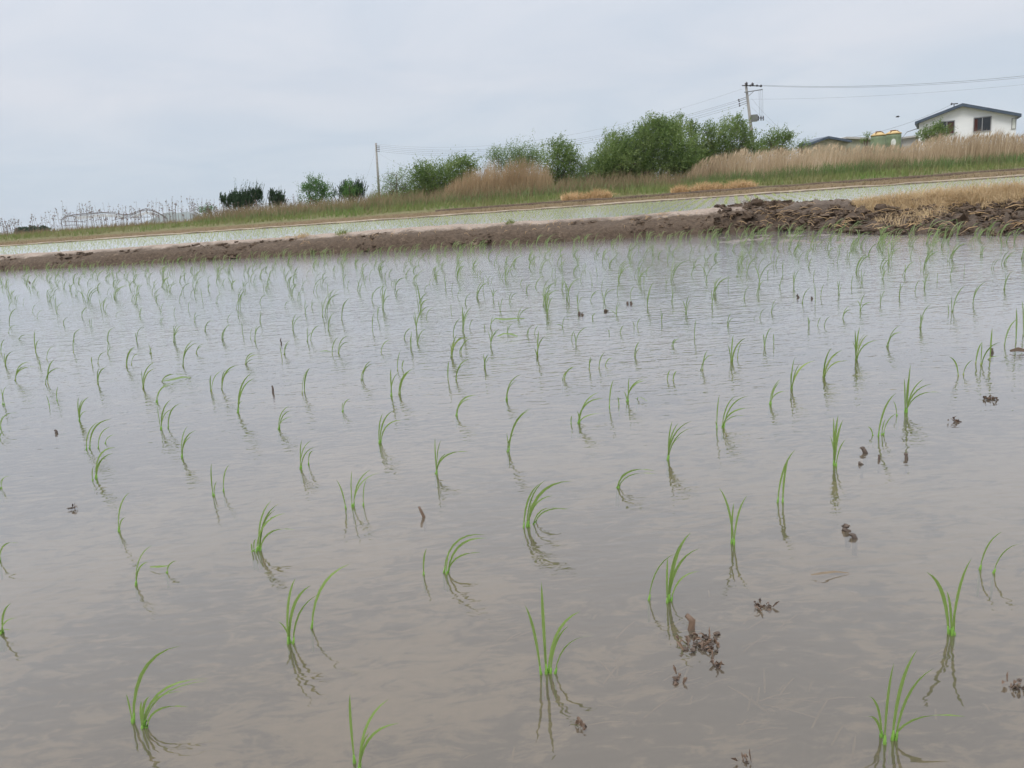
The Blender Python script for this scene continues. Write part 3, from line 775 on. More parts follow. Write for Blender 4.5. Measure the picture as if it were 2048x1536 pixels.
tree("juniper_bush", "dark spiky juniper hedge bush, widest of the three junipers", [(441,401,4,9),(449,402,4,8),(456,401,4,10),(464,400,4,10),(471,398,4,11),(478,397,4,11),(485,396,4,12),(491,394,4,13),(498,394,4,13),(505,393,4,13),(512,391,5,14),(519,391,4,13),(482,408,38,9)], 20, M["juniper"], 2.6, 0.15, 0.24, 0.95, 3.0, 0.9, 26, "juniper", "dark junipers", fill=0.6, scatter=0.10)
tree("juniper_bush", "small dark juniper beside the pale gap", [(541,390,3,9),(547,391,3,8),(553,394,3,7),(560,393,3,9),(566,396,3,7),(555,403,16,8)], 20, M["juniper"], 2.6, 0.15, 0.24, 0.9, 3.0, 0.6, 26, "juniper", "dark junipers", fill=0.6, scatter=0.10)
tree("juniper_bush", "green-tipped juniper next to the small round tree", [(716,370,3,12),(723,376,3,10),(690,374,4,10),(683,382,3,8),(702,386,26,13)], 18, M["juniper"], 2.2, 0.16, 0.22, 0.8, 2.0, 0.3, 20, "juniper", "dark junipers", fill=0.6, scatter=0.14)
tree("shrub", "light green shrub overgrowing the green-tipped juniper", [(698,370,13,10),(706,384,18,10)], 17.3, LR, 1.2, 0.11, slim=0.5, wind=0.1, cat="shrub")
tree("shrub", "low green shrub at the end of the widest juniper", [(422,414,13,7),(410,420,14,6)], 18, M["leaf_round"], 1.2, 0.11, slim=0.5, wind=0.1, cat="shrub")
tree("shrub", "bushy green shrub covering the window corner of the white house", [(1864,252,15,12),(1850,264,16,12),(1882,262,18,10),(1866,274,34,12)], 24, LF, 1.2, 0.12, cat="shrub")
tree("shrub", "little dark shrub beside the green tanks", [(1735,271,6,7),(1728,278,9,6)], 22, LF, 1.2, 0.10, cat="shrub")
for (fx, fy, rx, ry), lab in (((45,463,13,6), "low dark tree clump on the horizon, outermost of three"), ((66,461,12,6), "dark distant tree in the middle of three on the horizon"), ((86,460,9,6), "small dark distant tree nearest the glasshouse frame")):
    D = 190; C = P(fx, fy, D); k = D/FPX
    base = Vector((C.x, C.y, 0.4))
    root = empty("distant_tree", base, lab, "tree", "distant trees on the horizon")
    n = 1500
    d = rng.normal(size=(n, 3)); d /= np.linalg.norm(d, axis=1)[:, None]
    pos = np.array(C) + d*(rng.random(n)**0.4)[:, None]*np.array([rx*k, rx*k, ry*k])
    a1 = rng.normal(size=(n, 3))*0.22; a2 = rng.normal(size=(n, 3))*0.22
    np_mesh("crown", np.stack([pos-a1, pos-a2, pos+a1, pos+a2], 1).reshape(-1, 3), np.arange(n*4).reshape(-1, 4), M["leaf_far"], root, tuple(base))
    tb = MB(); tb.tube([base - Vector((0, 0, .3)), Vector((C.x, C.y, C.z))], [0.12, 0.06], 6)
    tb.build("trunk", M["bark"], root, tuple(base))

# ------------------------------------------------------------------ white house and outbuildings
HD = 75.0
def house():
    C = P(1925, 300, HD); C.z = 0.4
    th = math.atan2(C.x, C.y) * 0.96
    e, nn = Vector((math.cos(th), -math.sin(th), 0)), Vector((math.sin(th), math.cos(th), 0))
    root = empty("white_house", C, "white gabled house with dark blue-grey roof rising behind the reeds", "house")
    root.rotation_euler.z = -th
    def Q(px, py, w_=0.0):                               # sight line onto a plane parallel to the gable wall -> (u, z)
        d = ray(px, py)
        s = ((C + nn*w_ - CAM).dot(nn)) / d.dot(nn)
        p_ = CAM + d*s
        return Vector(((p_-C).dot(e), w_, p_.z - 0.4))
    rid, el, er = Q(1925, 210), Q(1830, 247), Q(2042, 231)
    xl, xr = Q(1838, 255).x, Q(2033, 245).x
    zr = lambda x: (el.z + (rid.z-el.z)*(x-el.x)/(rid.x-el.x)) if x < rid.x else (er.z + (rid.z-er.z)*(er.x-x)/(er.x-rid.x))
    b = MB(); L = 10
    a = [(xl, 0), (xr, 0), (xr, zr(xr)-0.12), (rid.x, rid.z-0.12), (xl, zr(xl)-0.12)]
    b.add([(x, 0, z) for x, z in a] + [(x, L, z) for x, z in a], [(0, 1, 2, 3, 4), (9, 8, 7, 6, 5)] + [(i, (i+5), (i+1) % 5+5, (i+1) % 5) for i in range(5)])
    b.build("wall", M["white_wall"], root, smooth=False)
    for (xa, za, xb, zb) in ((el.x, el.z, rid.x, rid.z), (rid.x, rid.z, er.x, er.z)):
        b = MB(); t = 0.25; ya, yb = -0.6, L+0.6
        b.add([(xa, ya, za-t*0.5), (xb, ya, zb-t*0.5), (xb, ya, zb+t*0.5), (xa, ya, za+t*0.5), (xa, yb, za-t*0.5), (xb, yb, zb-t*0.5), (xb, yb, zb+t*0.5), (xa, yb, za+t*0.5)],
              [(0, 1, 2, 3), (7, 6, 5, 4), (0, 4, 5, 1), (1, 5, 6, 2), (2, 6, 7, 3), (3, 7, 4, 0)])
        b.build("roof", M["roof_blue"], root, smooth=False)
    for (pa, pb, qa, qb, red) in ((1879, 1908, 244, 267, 1), (1948, 1981, 236, 261, 0)):
        A, B = Q(pa, qa), Q(pb, qb)
        w_, h_ = B.x-A.x, A.z-B.z
        cx_, cz_ = (A.x+B.x)/2, (A.z+B.z)/2
        f = MB()
        for s in (-1, 1):
            f.box((cx_+s*(w_/2), -0.045, cz_), (0.07, 0.10, h_+0.07))
            f.box((cx_, -0.045, cz_+s*(h_/2)), (w_-0.07, 0.096, 0.07))
        f.box((cx_, -0.047, cz_), (0.06, 0.09, h_-0.07))
        fo = f.build("window", M["frame"], root, smooth=False)
        for s in (-1, 1):
            pn = MB(); pn.box((cx_+s*w_/4, -0.015, cz_), (w_/2-0.07, 0.026, h_-0.075))
            pn.build("pane", M["glass"], fo, smooth=False)
        s = 1 if red else -1
        c_ = MB(); c_.box((cx_+s*w_/4 - (0.0 if red else 0.18), -0.030, cz_-h_*0.04), (w_/2-0.12 if red else 0.3, 0.004, h_*0.86))
        c_.build("curtain", M["curtain"], fo, smooth=False)
    A, B = Q(2024.5, 236), Q(2030.5, 258)
    f = MB(); cx_, cz_ = (A.x+B.x)/2, (A.z+B.z)/2
    f.box((cx_, -0.03, cz_), (B.x-A.x+0.08, 0.08, A.z-B.z))
    fo = f.build("window", M["frame"], root, smooth=False)
    pn = MB(); pn.box((cx_, -0.072, cz_), (B.x-A.x-0.05, 0.02, A.z-B.z-0.1)); pn.build("pane", M["emblem"], fo, smooth=False)
    b = MB(); q = Q(1908, 214, 1.0)
    b.tube([(q.x, 1, zr(q.x)-0.05), (q.x, 1, q.z+0.30)], 0.04, 6)
    b.tube([(q.x-0.28, 1, q.z+0.28), (q.x+0.30, 1, q.z+0.26)], 0.05, 6)
    b.tube([(q.x-0.2, 1, q.z+0.18), (q.x-0.2, 1, q.z+0.38)], 0.06, 6)
    b.build("service_bracket", M["dark_steel"], root)
    b = MB(); a1, a2, a3 = Q(1838.5, 256, 0.4), Q(1814, 264, 0.4), Q(1804, 276, 0.4)
    b.tube([a1, a2], 0.035, 6)
    b.tube([a2, a3, (a3.x, a3.y, 0)], 0.03, 6)
    b.build("awning_arm", M["steel"], root)
house()
def shed(name, label, pl, pr_, pa, D, depth, wallm, roofm, cat="shed"):
    L, Rr, A = P(*pl, D), P(*pr_, D), P(*pa, D)
    g = 0.35
    o0 = ((L.x+Rr.x)/2, D+depth/2, g)
    root = empty(name, o0, label, cat)
    b = MB()
    a = [(L.x+0.2, g), (Rr.x-0.2, g), (Rr.x-0.2, Rr.z-0.05), (A.x, A.z-0.1), (L.x+0.2, L.z-0.05)]
    b.add([(x, D, z) for x, z in a] + [(x, D+depth, z) for x, z in a], [(0, 1, 2, 3, 4), (9, 8, 7, 6, 5)] + [(i, i+5, (i+1) % 5+5, (i+1) % 5) for i in range(5)])
    b.build("wall", wallm, root, o0, smooth=False)
    b = MB(); t = 0.1
    for (xa, za, xb, zb) in ((L.x, L.z, A.x, A.z), (A.x, A.z, Rr.x, Rr.z)):
        b.add([(xa, D-0.4, za-t), (xb, D-0.4, zb-t), (xb, D-0.4, zb+t), (xa, D-0.4, za+t), (xa, D+depth, za-t), (xb, D+depth, zb-t), (xb, D+depth, zb+t), (xa, D+depth, za+t)],
              [(0, 1, 2, 3), (7, 6, 5, 4), (0, 4, 5, 1), (1, 5, 6, 2), (2, 6, 7, 3), (3, 7, 4, 0)])
    b.build("roof", roofm, root, o0, smooth=False)
shed("shed", "olive shed with dark pitched roof edge peeping over the reeds", (1618,288), (1700,283), (1654,275), 78, 3, M["beige"], M["roof_blue"])
shed("barn", "long low barn with pale roof behind the dark-roofed shed", (1662,284), (1775,279), (1690,275.5), 96, 9, M["beige"], M["roof_pale"], "barn")
shed("barn", "low grey building beyond the house, its roof just above the reeds", (1796,277), (1850,275), (1830,272.5), 98, 9, M["roof_pale"], M["roof_pale"], "barn")

def tank(pa, pb, top, apex, D, label, emblem):
    A, B = P(pa, top, D), P(pb, top, D); ap = P((pa+pb)/2, apex, D)
    r = (B.x-A.x)/2; cx_ = (A.x+B.x)/2; g = 0.4; zt = (A.z+B.z)/2
    root = empty("storage_tank", (cx_, D, g), label, "tank", "green tanks beside the reeds")
    b = MB()
    prof = [(r*0.98, 0)]
    for k in range(7):                                    # ribbed drum
        z = (zt-g)*(k+0.5)/7
        prof += [(r*0.985, z-0.05), (r, z), (r*0.985, z+0.05)]
    prof += [(r*0.985, zt-g)]
    b.lathe((0, 0, 0), prof, 28); b.build("drum", M["tank_green"], root)
    b = MB(); hz = ap.z-zt
    b.lathe((0, 0, zt-g), [(r*1.04, 0.0), (r*1.04, 0.06), (r*0.72, hz*0.55), (r*0.45, hz*0.85), (r*0.43, hz*0.86)], 28); b.build("dome", M["tank_yellow"], root)
    b = MB(); b.lathe((0, 0, zt-g+hz*0.86), [(r*0.36, 0.0), (r*0.40, 0.03), (r*0.40, hz*0.22), (r*0.3, hz*0.26)], 20); b.build("lid", M["tank_lid"], root)
    for s in (-0.33, 0.28):
        b = MB()
        b.tube([(s*r*2, -r*0.55, zt-g+hz*0.42), (s*r*1.2, -r*0.35, zt-g+hz*0.95)], 0.025, 6)
        b.build("lid_strap", M["tank_lid"], root)
    if emblem:
        b = MB(); vs = []
        for j in range(9):
            for i in range(9):
                u, v = (i-4)/4, (j-4)/4
                q = max(abs(u), abs(v)); l = math.hypot(u, v) or 1
                u2, v2 = u*q/l, v*q/l
                a = -math.pi/2 - 0.38 + u2*0.3
                vs.append((math.cos(a)*(r+0.012), math.sin(a)*(r+0.012), zt-g-0.5+v2*0.22))
        b.add(vs, [(j*9+i, j*9+i+1, (j+1)*9+i+1, (j+1)*9+i) for j in range(8) for i in range(8)])
        b.build("round_mark", M["emblem"], root)
tank(1742.5, 1770.5, 272, 263.5, 52, "green tank with yellow dome and plain side, next to the little shrub", False)
tank(1771.5, 1801.5, 268.5, 261, 52.5, "green tank with yellow dome and round white mark, nearer the house", True)

# ------------------------------------------------------------------ utility poles and wires
def pole_base(px, py, D):
    q = P(px, py, D); return Vector((q.x, q.y, 0.4))
def transformer_pole():
    D = 85.0
    top = P(1491.5, 166, D); low = P(1506, 288, D)
    d = (top-low)/(top.z-low.z)
    base = low + d*(0.4-low.z)
    root = empty("utility_pole", base, "tall concrete utility pole carrying a transformer and crossarms", "utility pole")
    o0 = tuple(base); k = D/FPX
    at = lambda z: base + d*(z-base.z)
    b = MB(); b.tube([base - d*0.5, top], [0.19, 0.115], 14); b.build("pole", M["concrete"], root, o0)
    def bar(name, a, c, r, m_=M["steel"]):
        q = MB(); q.tube([P(*a, D-0.2), P(*c, D-0.2)], r, 6); return q.build(name, m_, root, o0)
    c1 = bar("crossarm", (1484, 171), (1524, 172), 0.055, M["dark_steel"])
    c2 = bar("crossarm", (1489, 184.5), (1525, 179), 0.05)
    bar("brace", (1497, 192), (1507, 183), 0.025)
    for (x, y, s) in ((1493, 167, 0.16), (1505, 168.5, 0.17), (1500.5, 171, 0.10), (1514, 171, 0.11), (1522, 171.5, 0.13)):
        q = MB(); p_ = P(x, y, D-0.25)
        q.lathe((p_.x, p_.y, p_.z-s), [(s*0.5, 0), (s*0.85, s*0.4), (s*0.6, s*0.7), (s*0.9, s*1.1), (s*0.5, s*1.6), (s*0.2, s*2.0)], 12)
        i_ = q.build("insulator", M["porcelain"], c1, o0)
    for (ya, xa, yb) in ((193.5, 1478.5, 199), (197, 1479.5, 202), (202, 1480, 207), (206, 1480.5, 211)):
        arm = bar("service_arm", (1494.5, ya), (xa, yb), 0.028)
        q = MB(); p_ = P(xa, yb, D-0.2); p2 = P(xa-2.5, yb+1.2, D-0.2)
        q.tube([p_, p_.lerp(p2, .5), p2], [0.05, 0.085, 0.05], 8); q.build("insulator", M["porcelain"], arm, o0)
    q = MB(); A, B = P(1501, 230, D), P(1513.5, 243, D)
    cx_, cz_ = (A.x+B.x)/2, (A.z+B.z)/2
    q.box((cx_, D-0.05, cz_), (B.x-A.x, 0.5, A.z-B.z))
    for j in range(5):
        q.box((B.x+0.02, D-0.25+j*0.1, cz_), (0.05, 0.03, (A.z-B.z)*0.8))
    tr = q.build("transformer", simple("transformer_paint", (0.19, 0.20, 0.19), (0.12, 0.125, 0.12), 3, 0.5, 0.4), root, o0, smooth=False)
    arm = bar("transformer_arm", (1513, 236), (1527, 236.5), 0.04, M["dark_steel"])
    for x in (1517, 1522, 1526.5):
        q = MB(); a_ = P(x, 231.5, D-0.2); b_ = P(x, 241, D-0.2)
        q.tube([a_, a_.lerp(b_, .3), a_.lerp(b_, .6), b_], [0.03, 0.075, 0.04, 0.07], 8); q.build("fuse", M["porcelain"], arm, o0)
    for x in (1518, 1521.5, 1525):
        q = MB(); q.tube([P(x, 180, D-0.2), P(x+0.6, 206, D-0.2), P(x+0.8, 232, D-0.2)], 0.010, 4); q.build("drop_wire", M["wire"], root, o0)
transformer_pole()
def plain_pole():
    D = 120.0
    top = P(751.8, 286, D); low = P(758, 385, D)
    d = (top-low)/(top.z-low.z); base = low + d*(0.4-low.z)
    root = empty("utility_pole", base, "plain slim utility pole with no crossarm, beside the pale shrub", "utility pole")
    o0 = tuple(base)
    b = MB(); b.tube([base, top], [0.19, 0.125], 12); b.build("pole", M["concrete"], root, o0)
    for y in (291.5, 295, 298.5, 302):
        q = MB(); q.tube([P(752.5, y, D-0.1), P(756.5, y+0.6, D-0.1), P(759, y+0.8, D-0.1)], [0.04, 0.04, 0.09], 6); q.build("bracket", M["porcelain"], root, o0)
plain_pole()
def wire(a, b, sag, label, r=0.011, n=28):
    a, b = Vector(a), Vector(b)
    pts = []
    for i in range(n+1):
        s = i/n
        p_ = a.lerp(b, s); p_.z -= sag*4*s*(1-s)
        pts.append(p_)
    o0 = tuple(a.lerp(b, 0.5))
    q = MB(); q.tube(pts, r*0.75, 5, False)
    return tag(q.build("power_line", M["wire"], origin=o0), label, "power line", "overhead wires")
ords = ("uppermost", "second from the top", "third from the top", "lowest")
for k, (yl, (xb, yb)) in enumerate(zip((291.8, 295.6, 299.2, 302.8), ((1476, 200.5), (1477, 203.5), (1477.5, 208.5), (1478, 212.5)))):
    wire(P(759, yl, 119.9), P(xb, yb, 84.8), 2.15, f"{ords[k]} of the four parallel wires joining the two utility poles", 0.012)
wire(P(752, 288, 119.9), P(1484, 178, 84.8), 2.3, "faint single wire above the four parallel wires, ending under the crossarm", 0.008)
wire(P(1524, 170.5, 84.8), P(2480, 92, 62), 1.0, "upper heavy wire running from the pole top over the white house", 0.016)
wire(P(1515, 171.5, 84.9), P(2480, 96, 62.4), 1.05, "second heavy wire close under the one over the white house", 0.013)
wire(P(1500, 198.5, 84.8), P(2480, 116, 62), 0.7, "thin faint wire well below the heavy pair over the white house", 0.008)
wire(P(1504, 198, 84.7), P(1572, 268, 70), 0.15, "slanting guy wire dropping from the pole to the rounded bush", 0.009)
wire(P(1503, 214, 84.7), P(1560, 262, 74), 0.1, "shorter guy wire under the slanting one near the rounded bush", 0.007)
wire(P(1508, 262, 84.7), P(1905, 208, 76), 1.75, "sagging service wire from the transformer pole to the house ridge", 0.012)
wire(P(752, 296, 119.8), P(731, 362, 112), 0.1, "thin stay wire slanting down from the plain pole", 0.007)
wire(P(757, 306, 119.8), P(830, 338, 100), 0.3, "thin cable dropping from the plain pole into the dark rounded tree", 0.008)

# bird in flight
q = P(1795, 234, 60)
root = empty("bird", q, "tiny dark bird flying over the green tanks", "bird")
b = MB()
b.tube([(-0.13, 0, 0), (-0.08, 0, 0.01), (0, 0, 0.015), (0.07, 0, 0.01), (0.12, 0, 0.03), (0.16, 0, 0.02)], [0.012, 0.03, 0.045, 0.04, 0.03, 0.005], 8)
b.build("body", M["bird"], root)
for s in (-1, 1):
    b = MB(); b.ribbon([(0, s*0.02, 0.02), (-0.01, s*0.12, 0.08), (-0.06, s*0.22, 0.06)], [0.10, 0.09, 0.01], Vector((1, 0, 0)), 0.1)
    b.build("wing", M["bird"], root)

# collapsed pipe frame of a plastic greenhouse
def greenhouse():
    D = D_at(220, 430, 24)
    base = P(220, 445, D); base.z = 0.4
    root = empty("greenhouse_frame", base, "sagging bare pipe frame of an old greenhouse among dead stalks", "greenhouse frame")
    o0 = tuple(base)
    top = [(122,441),(130,432),(150,429),(175,427),(205,424),(228,424.5),(247,429),(262,428),(280,421),(293,417.5),(306,420),(322,428),(334,436)]
    rows = []
    for k in range(4):
        rows.append([P(x+rnd.uniform(-1, 1), y+k*0.8+rnd.uniform(-1.0, 1.0), D+k*5) for x, y in top])
    for k, rr in enumerate(rows):
        b = MB(); b.tube(rr, 0.014, 5, False); b.build("hoop", M["pipe"], root, o0)
    for i in range(len(top)):
        b = MB(); b.tube([r[i] for r in rows], 0.011, 5, False); b.build("purlin", M["pipe"], root, o0)
    for (a, c, y0_, y1_) in ((122,172,444,444),(124,160,452,450),(225,262,441,432),(240,300,437,434)):
        b = MB(); b.tube([P(a, y0_, D), P((a+c)/2, (y0_+y1_)/2-1, D+1), P(c, y1_, D+2)], 0.02, 5, False); b.build("purlin", M["pipe"], root, o0)
    for x, y in top[::2]:
        p_ = P(x, y, D)
        b = MB(); b.tube([p_, (p_.x+rnd.uniform(-.1, .1), p_.y, 0.35)], 0.018, 5, False); b.build("post", M["pipe"], root, o0)
    for xa, xb, dz in ((150, 246, 0.10), (264, 330, 0.14)):
        b = MB(); n = 12
        for k in range(4):
            for i in range(n+1):
                x = xa+(xb-xa)*i/n
                y = np.interp(x, [t_[0] for t_ in top], [t_[1] for t_ in top])
                p_ = P(x, y, D+0.4+k*1.4); b.v.append((p_.x, p_.y, p_.z-dz-0.08*k-0.1*abs(math.sin(i*1.3+k))))
        b.f = [(k*(n+1)+i, k*(n+1)+i+1, (k+1)*(n+1)+i+1, (k+1)*(n+1)+i) for k in range(3) for i in range(n)]
        b.build("plastic_sheet", M["plastic"], root, o0)
greenhouse()

# ------------------------------------------------------------------ growth and clods on the near bund
def on_bund(x, off=0.45):
    c = Vector((x, NX0+NSL*x, 0)) + NRM*off
    return c
def bund_x(px, py, z):                                   # where a sight line meets the bund crest
    d = ray(px, py); k = d.x/d.y
    Y = (NX0+0.5)/(1-NSL*k); return k*Y, Y
for px, py, hp, wp, colr, lab in ((605,466,12,15,"straw","low yellowish weed tuft on the bund crest, outermost of the crest tufts"), (683,460,15,11,"grass","yellow-green weed tuft standing on the bund crest"),
                                  (1020,444,12,8,"grass","little bright green tuft on the bund crest"), (575,466,6,16,"straw","flat straw-coloured tuft lying on the bund crest"), (1325,412,7,20,"tan","thin dry tuft on the middle of the bund crest")):
    x, y = bund_x(px, py, 0.25)
    n = 110
    kx = y/FPX
    bb = np.c_[x + rng.normal(0, wp*kx*0.45, n), y + rng.normal(0, 0.06, n), np.full(n, 0.215)]
    o = blades("weed_tuft", bb, rng.uniform(0.4, 1.1, n)*(hp*kx+0.03), rng.uniform(0.004, 0.009, n), lean_n(n, 0.7), M[colr], origin=(x, y, 0.215))
    del o["kind"]; tag(o, lab, "weed tuft", "weed tufts on the bund")
for px, py, sz, lab in ((1500,404,0.09,"frayed brown root clump sitting on the bund crest"), (1556,405,0.075,"dark torn sod lump beside the frayed root clump")):
    x, y = bund_x(px, py, 0.3)
    z0 = P(px, py+4, y).z
    root = empty("root_clump", (x, y, z0), lab, "root clump")
    b = MB()
    for k in range(9): b.lump((rnd.gauss(0, sz*0.7), rnd.gauss(0, sz*0.4), rnd.uniform(-0.06, sz*0.35)), (sz*rnd.uniform(.3, .6),)*3, k, 0.6, 9, 6)
    b.build("sod", M["clod"], root)
    b = MB()
    for k in range(46):
        s = Vector((rnd.gauss(0, sz*0.3), rnd.gauss(0, sz*0.2), rnd.uniform(-.04, sz*.2)))
        e = s + Vector((rnd.gauss(0.02, sz*0.9), rnd.gauss(0, sz*0.5), rnd.uniform(-0.02, sz*0.9)))
        b.tube([s, s.lerp(e, .5) + Vector((rnd.gauss(0, .01), 0, .01)), e], [0.004, 0.003, 0.0015], 4, False)
    b.build("roots", M["twig_brown"], root)
# dry grass over the dug heap
n = 24000
x = rng.uniform(4.15, 9.5, n)
off = 0.15 + rng.beta(1.6, 2.4, n)*1.0 - np.interp(x, [3, 4.5, 6], [0.0, 0.35, 0.5])*rng.random(n)
yy = NX0 + NSL*x + off*1.07
bb = np.c_[x, yy, np.interp(off, [-0.5, 0.1, 0.4, 1.2], [0.08, 0.14, 0.225, 0.10])]
k = np.interp(x, [3.9, 4.5, 5.2, 9], [0.4, 0.85, 1.15, 1.35])
sp = (rng.random(n) < 0.2) & (x < 4.8)
spo = -rng.random(n)*np.interp(x, [3.9, 4.2, 4.8], [1.3, 1.7, 0.8])
x = np.where(sp, x + spo*0.28, x)
bb[:, 0] = x
bb[sp, 1] = NX0 + NSL*x[sp] + spo[sp]
bb[sp, 2] = 0.06
dens_keep = np.array([mnoise.noise(Vector((a*1.6, b_*1.6, 0))) > -0.36 for a, b_ in zip(x, yy)])
bb, k = bb[dens_keep], k[dens_keep]
tag(blades("dry_grass", bb, rng.uniform(0.07, 0.24, len(bb))*k, rng.uniform(0.002, 0.0055, len(bb)), lean_n(len(bb), 1.0), M["straw"]), "orange-tan dry grass smothering the dug heap", kind="stuff")
# clods, leaf scraps and roots stuck to the bund face and the heap
mb, tw = MB(), MB()
for i in range(4200):
    heap = rnd.random() < 0.55
    x = 2.55 + 5.0*rnd.random()**1.15 if heap else rnd.uniform(-10, 3.2)
    if heap and x < 3.2 and rnd.random() > (x-2.5)/0.7 + 0.15: continue
    if not heap and rnd.random() > 0.35 + 0.05*(x+10): continue
    ft = foot(x)
    if heap:
        o_ = rnd.uniform(-ft, 0.95); z = np.interp(o_, [-ft-0.01, -ft*0.6, 0.1, 0.45, 0.7, 1.0], [0.0, 0.07, 0.18, 0.26, 0.28, 0.2]) + float(np.interp(x, [2.8, 3.5, 4.4], [0.02, 0.0, -0.05]))*(o_ > 0); s = rnd.uniform(0.035, 0.065) if rnd.random() < 0.05 else abs(rnd.gauss(0, 0.013))+0.005
    else:
        o_ = rnd.uniform(0.02, 0.35)
        if mnoise.noise(Vector((x*1.3, o_*3, 8))) < 0.02: continue
        z = np.interp(o_, [0, 0.06, 0.15, 0.3], [0.0, 0.07, 0.155, 0.21]); s = abs(rnd.gauss(0, 0.013))+0.006
    c = on_bund(x, o_)
    mb.lump((c.x, c.y, float(z)), (s*rnd.uniform(.7, 1.8), s*rnd.uniform(.7, 1.3), s*rnd.uniform(.45, 1.0)), i*0.37, 1.0, 7, 5)
tag(mb.build("clods", M["clod"], smooth=False), "crumbled dark clods on the bund face and heap", kind="stuff")
for i in range(330):
    heap = rnd.random() < 0.75
    x = rnd.uniform(2.6, 7.5) if heap else rnd.uniform(-3, 2.8)
    ft = foot(x)
    o_ = rnd.uniform(-ft*0.95, 0.4) if heap else rnd.uniform(0.05, 0.3)
    z = float(np.interp(o_, [-ft-0.01, -ft*0.6, 0.1, 0.5], [0.03, 0.10, 0.19, 0.28]))
    c = on_bund(x, o_); s = Vector((c.x, c.y, z)); L = rnd.uniform(0.04, 0.22) if heap else rnd.uniform(0.02, 0.07)
    a = rnd.uniform(0, 6.28); e = s + Vector((math.cos(a)*L, math.sin(a)*L*0.5, rnd.uniform(-0.05, 0.05)))
    tw.ribbon([s, s.lerp(e, 0.5) + Vector((0, 0, 0.02)), e], [0.004, 0.005, 0.002], Vector((0, 0.4, 1)))
tag(tw.build("straw_scraps", M["tan"], smooth=False), "pale straw and root scraps on the bund and heap", kind="stuff")
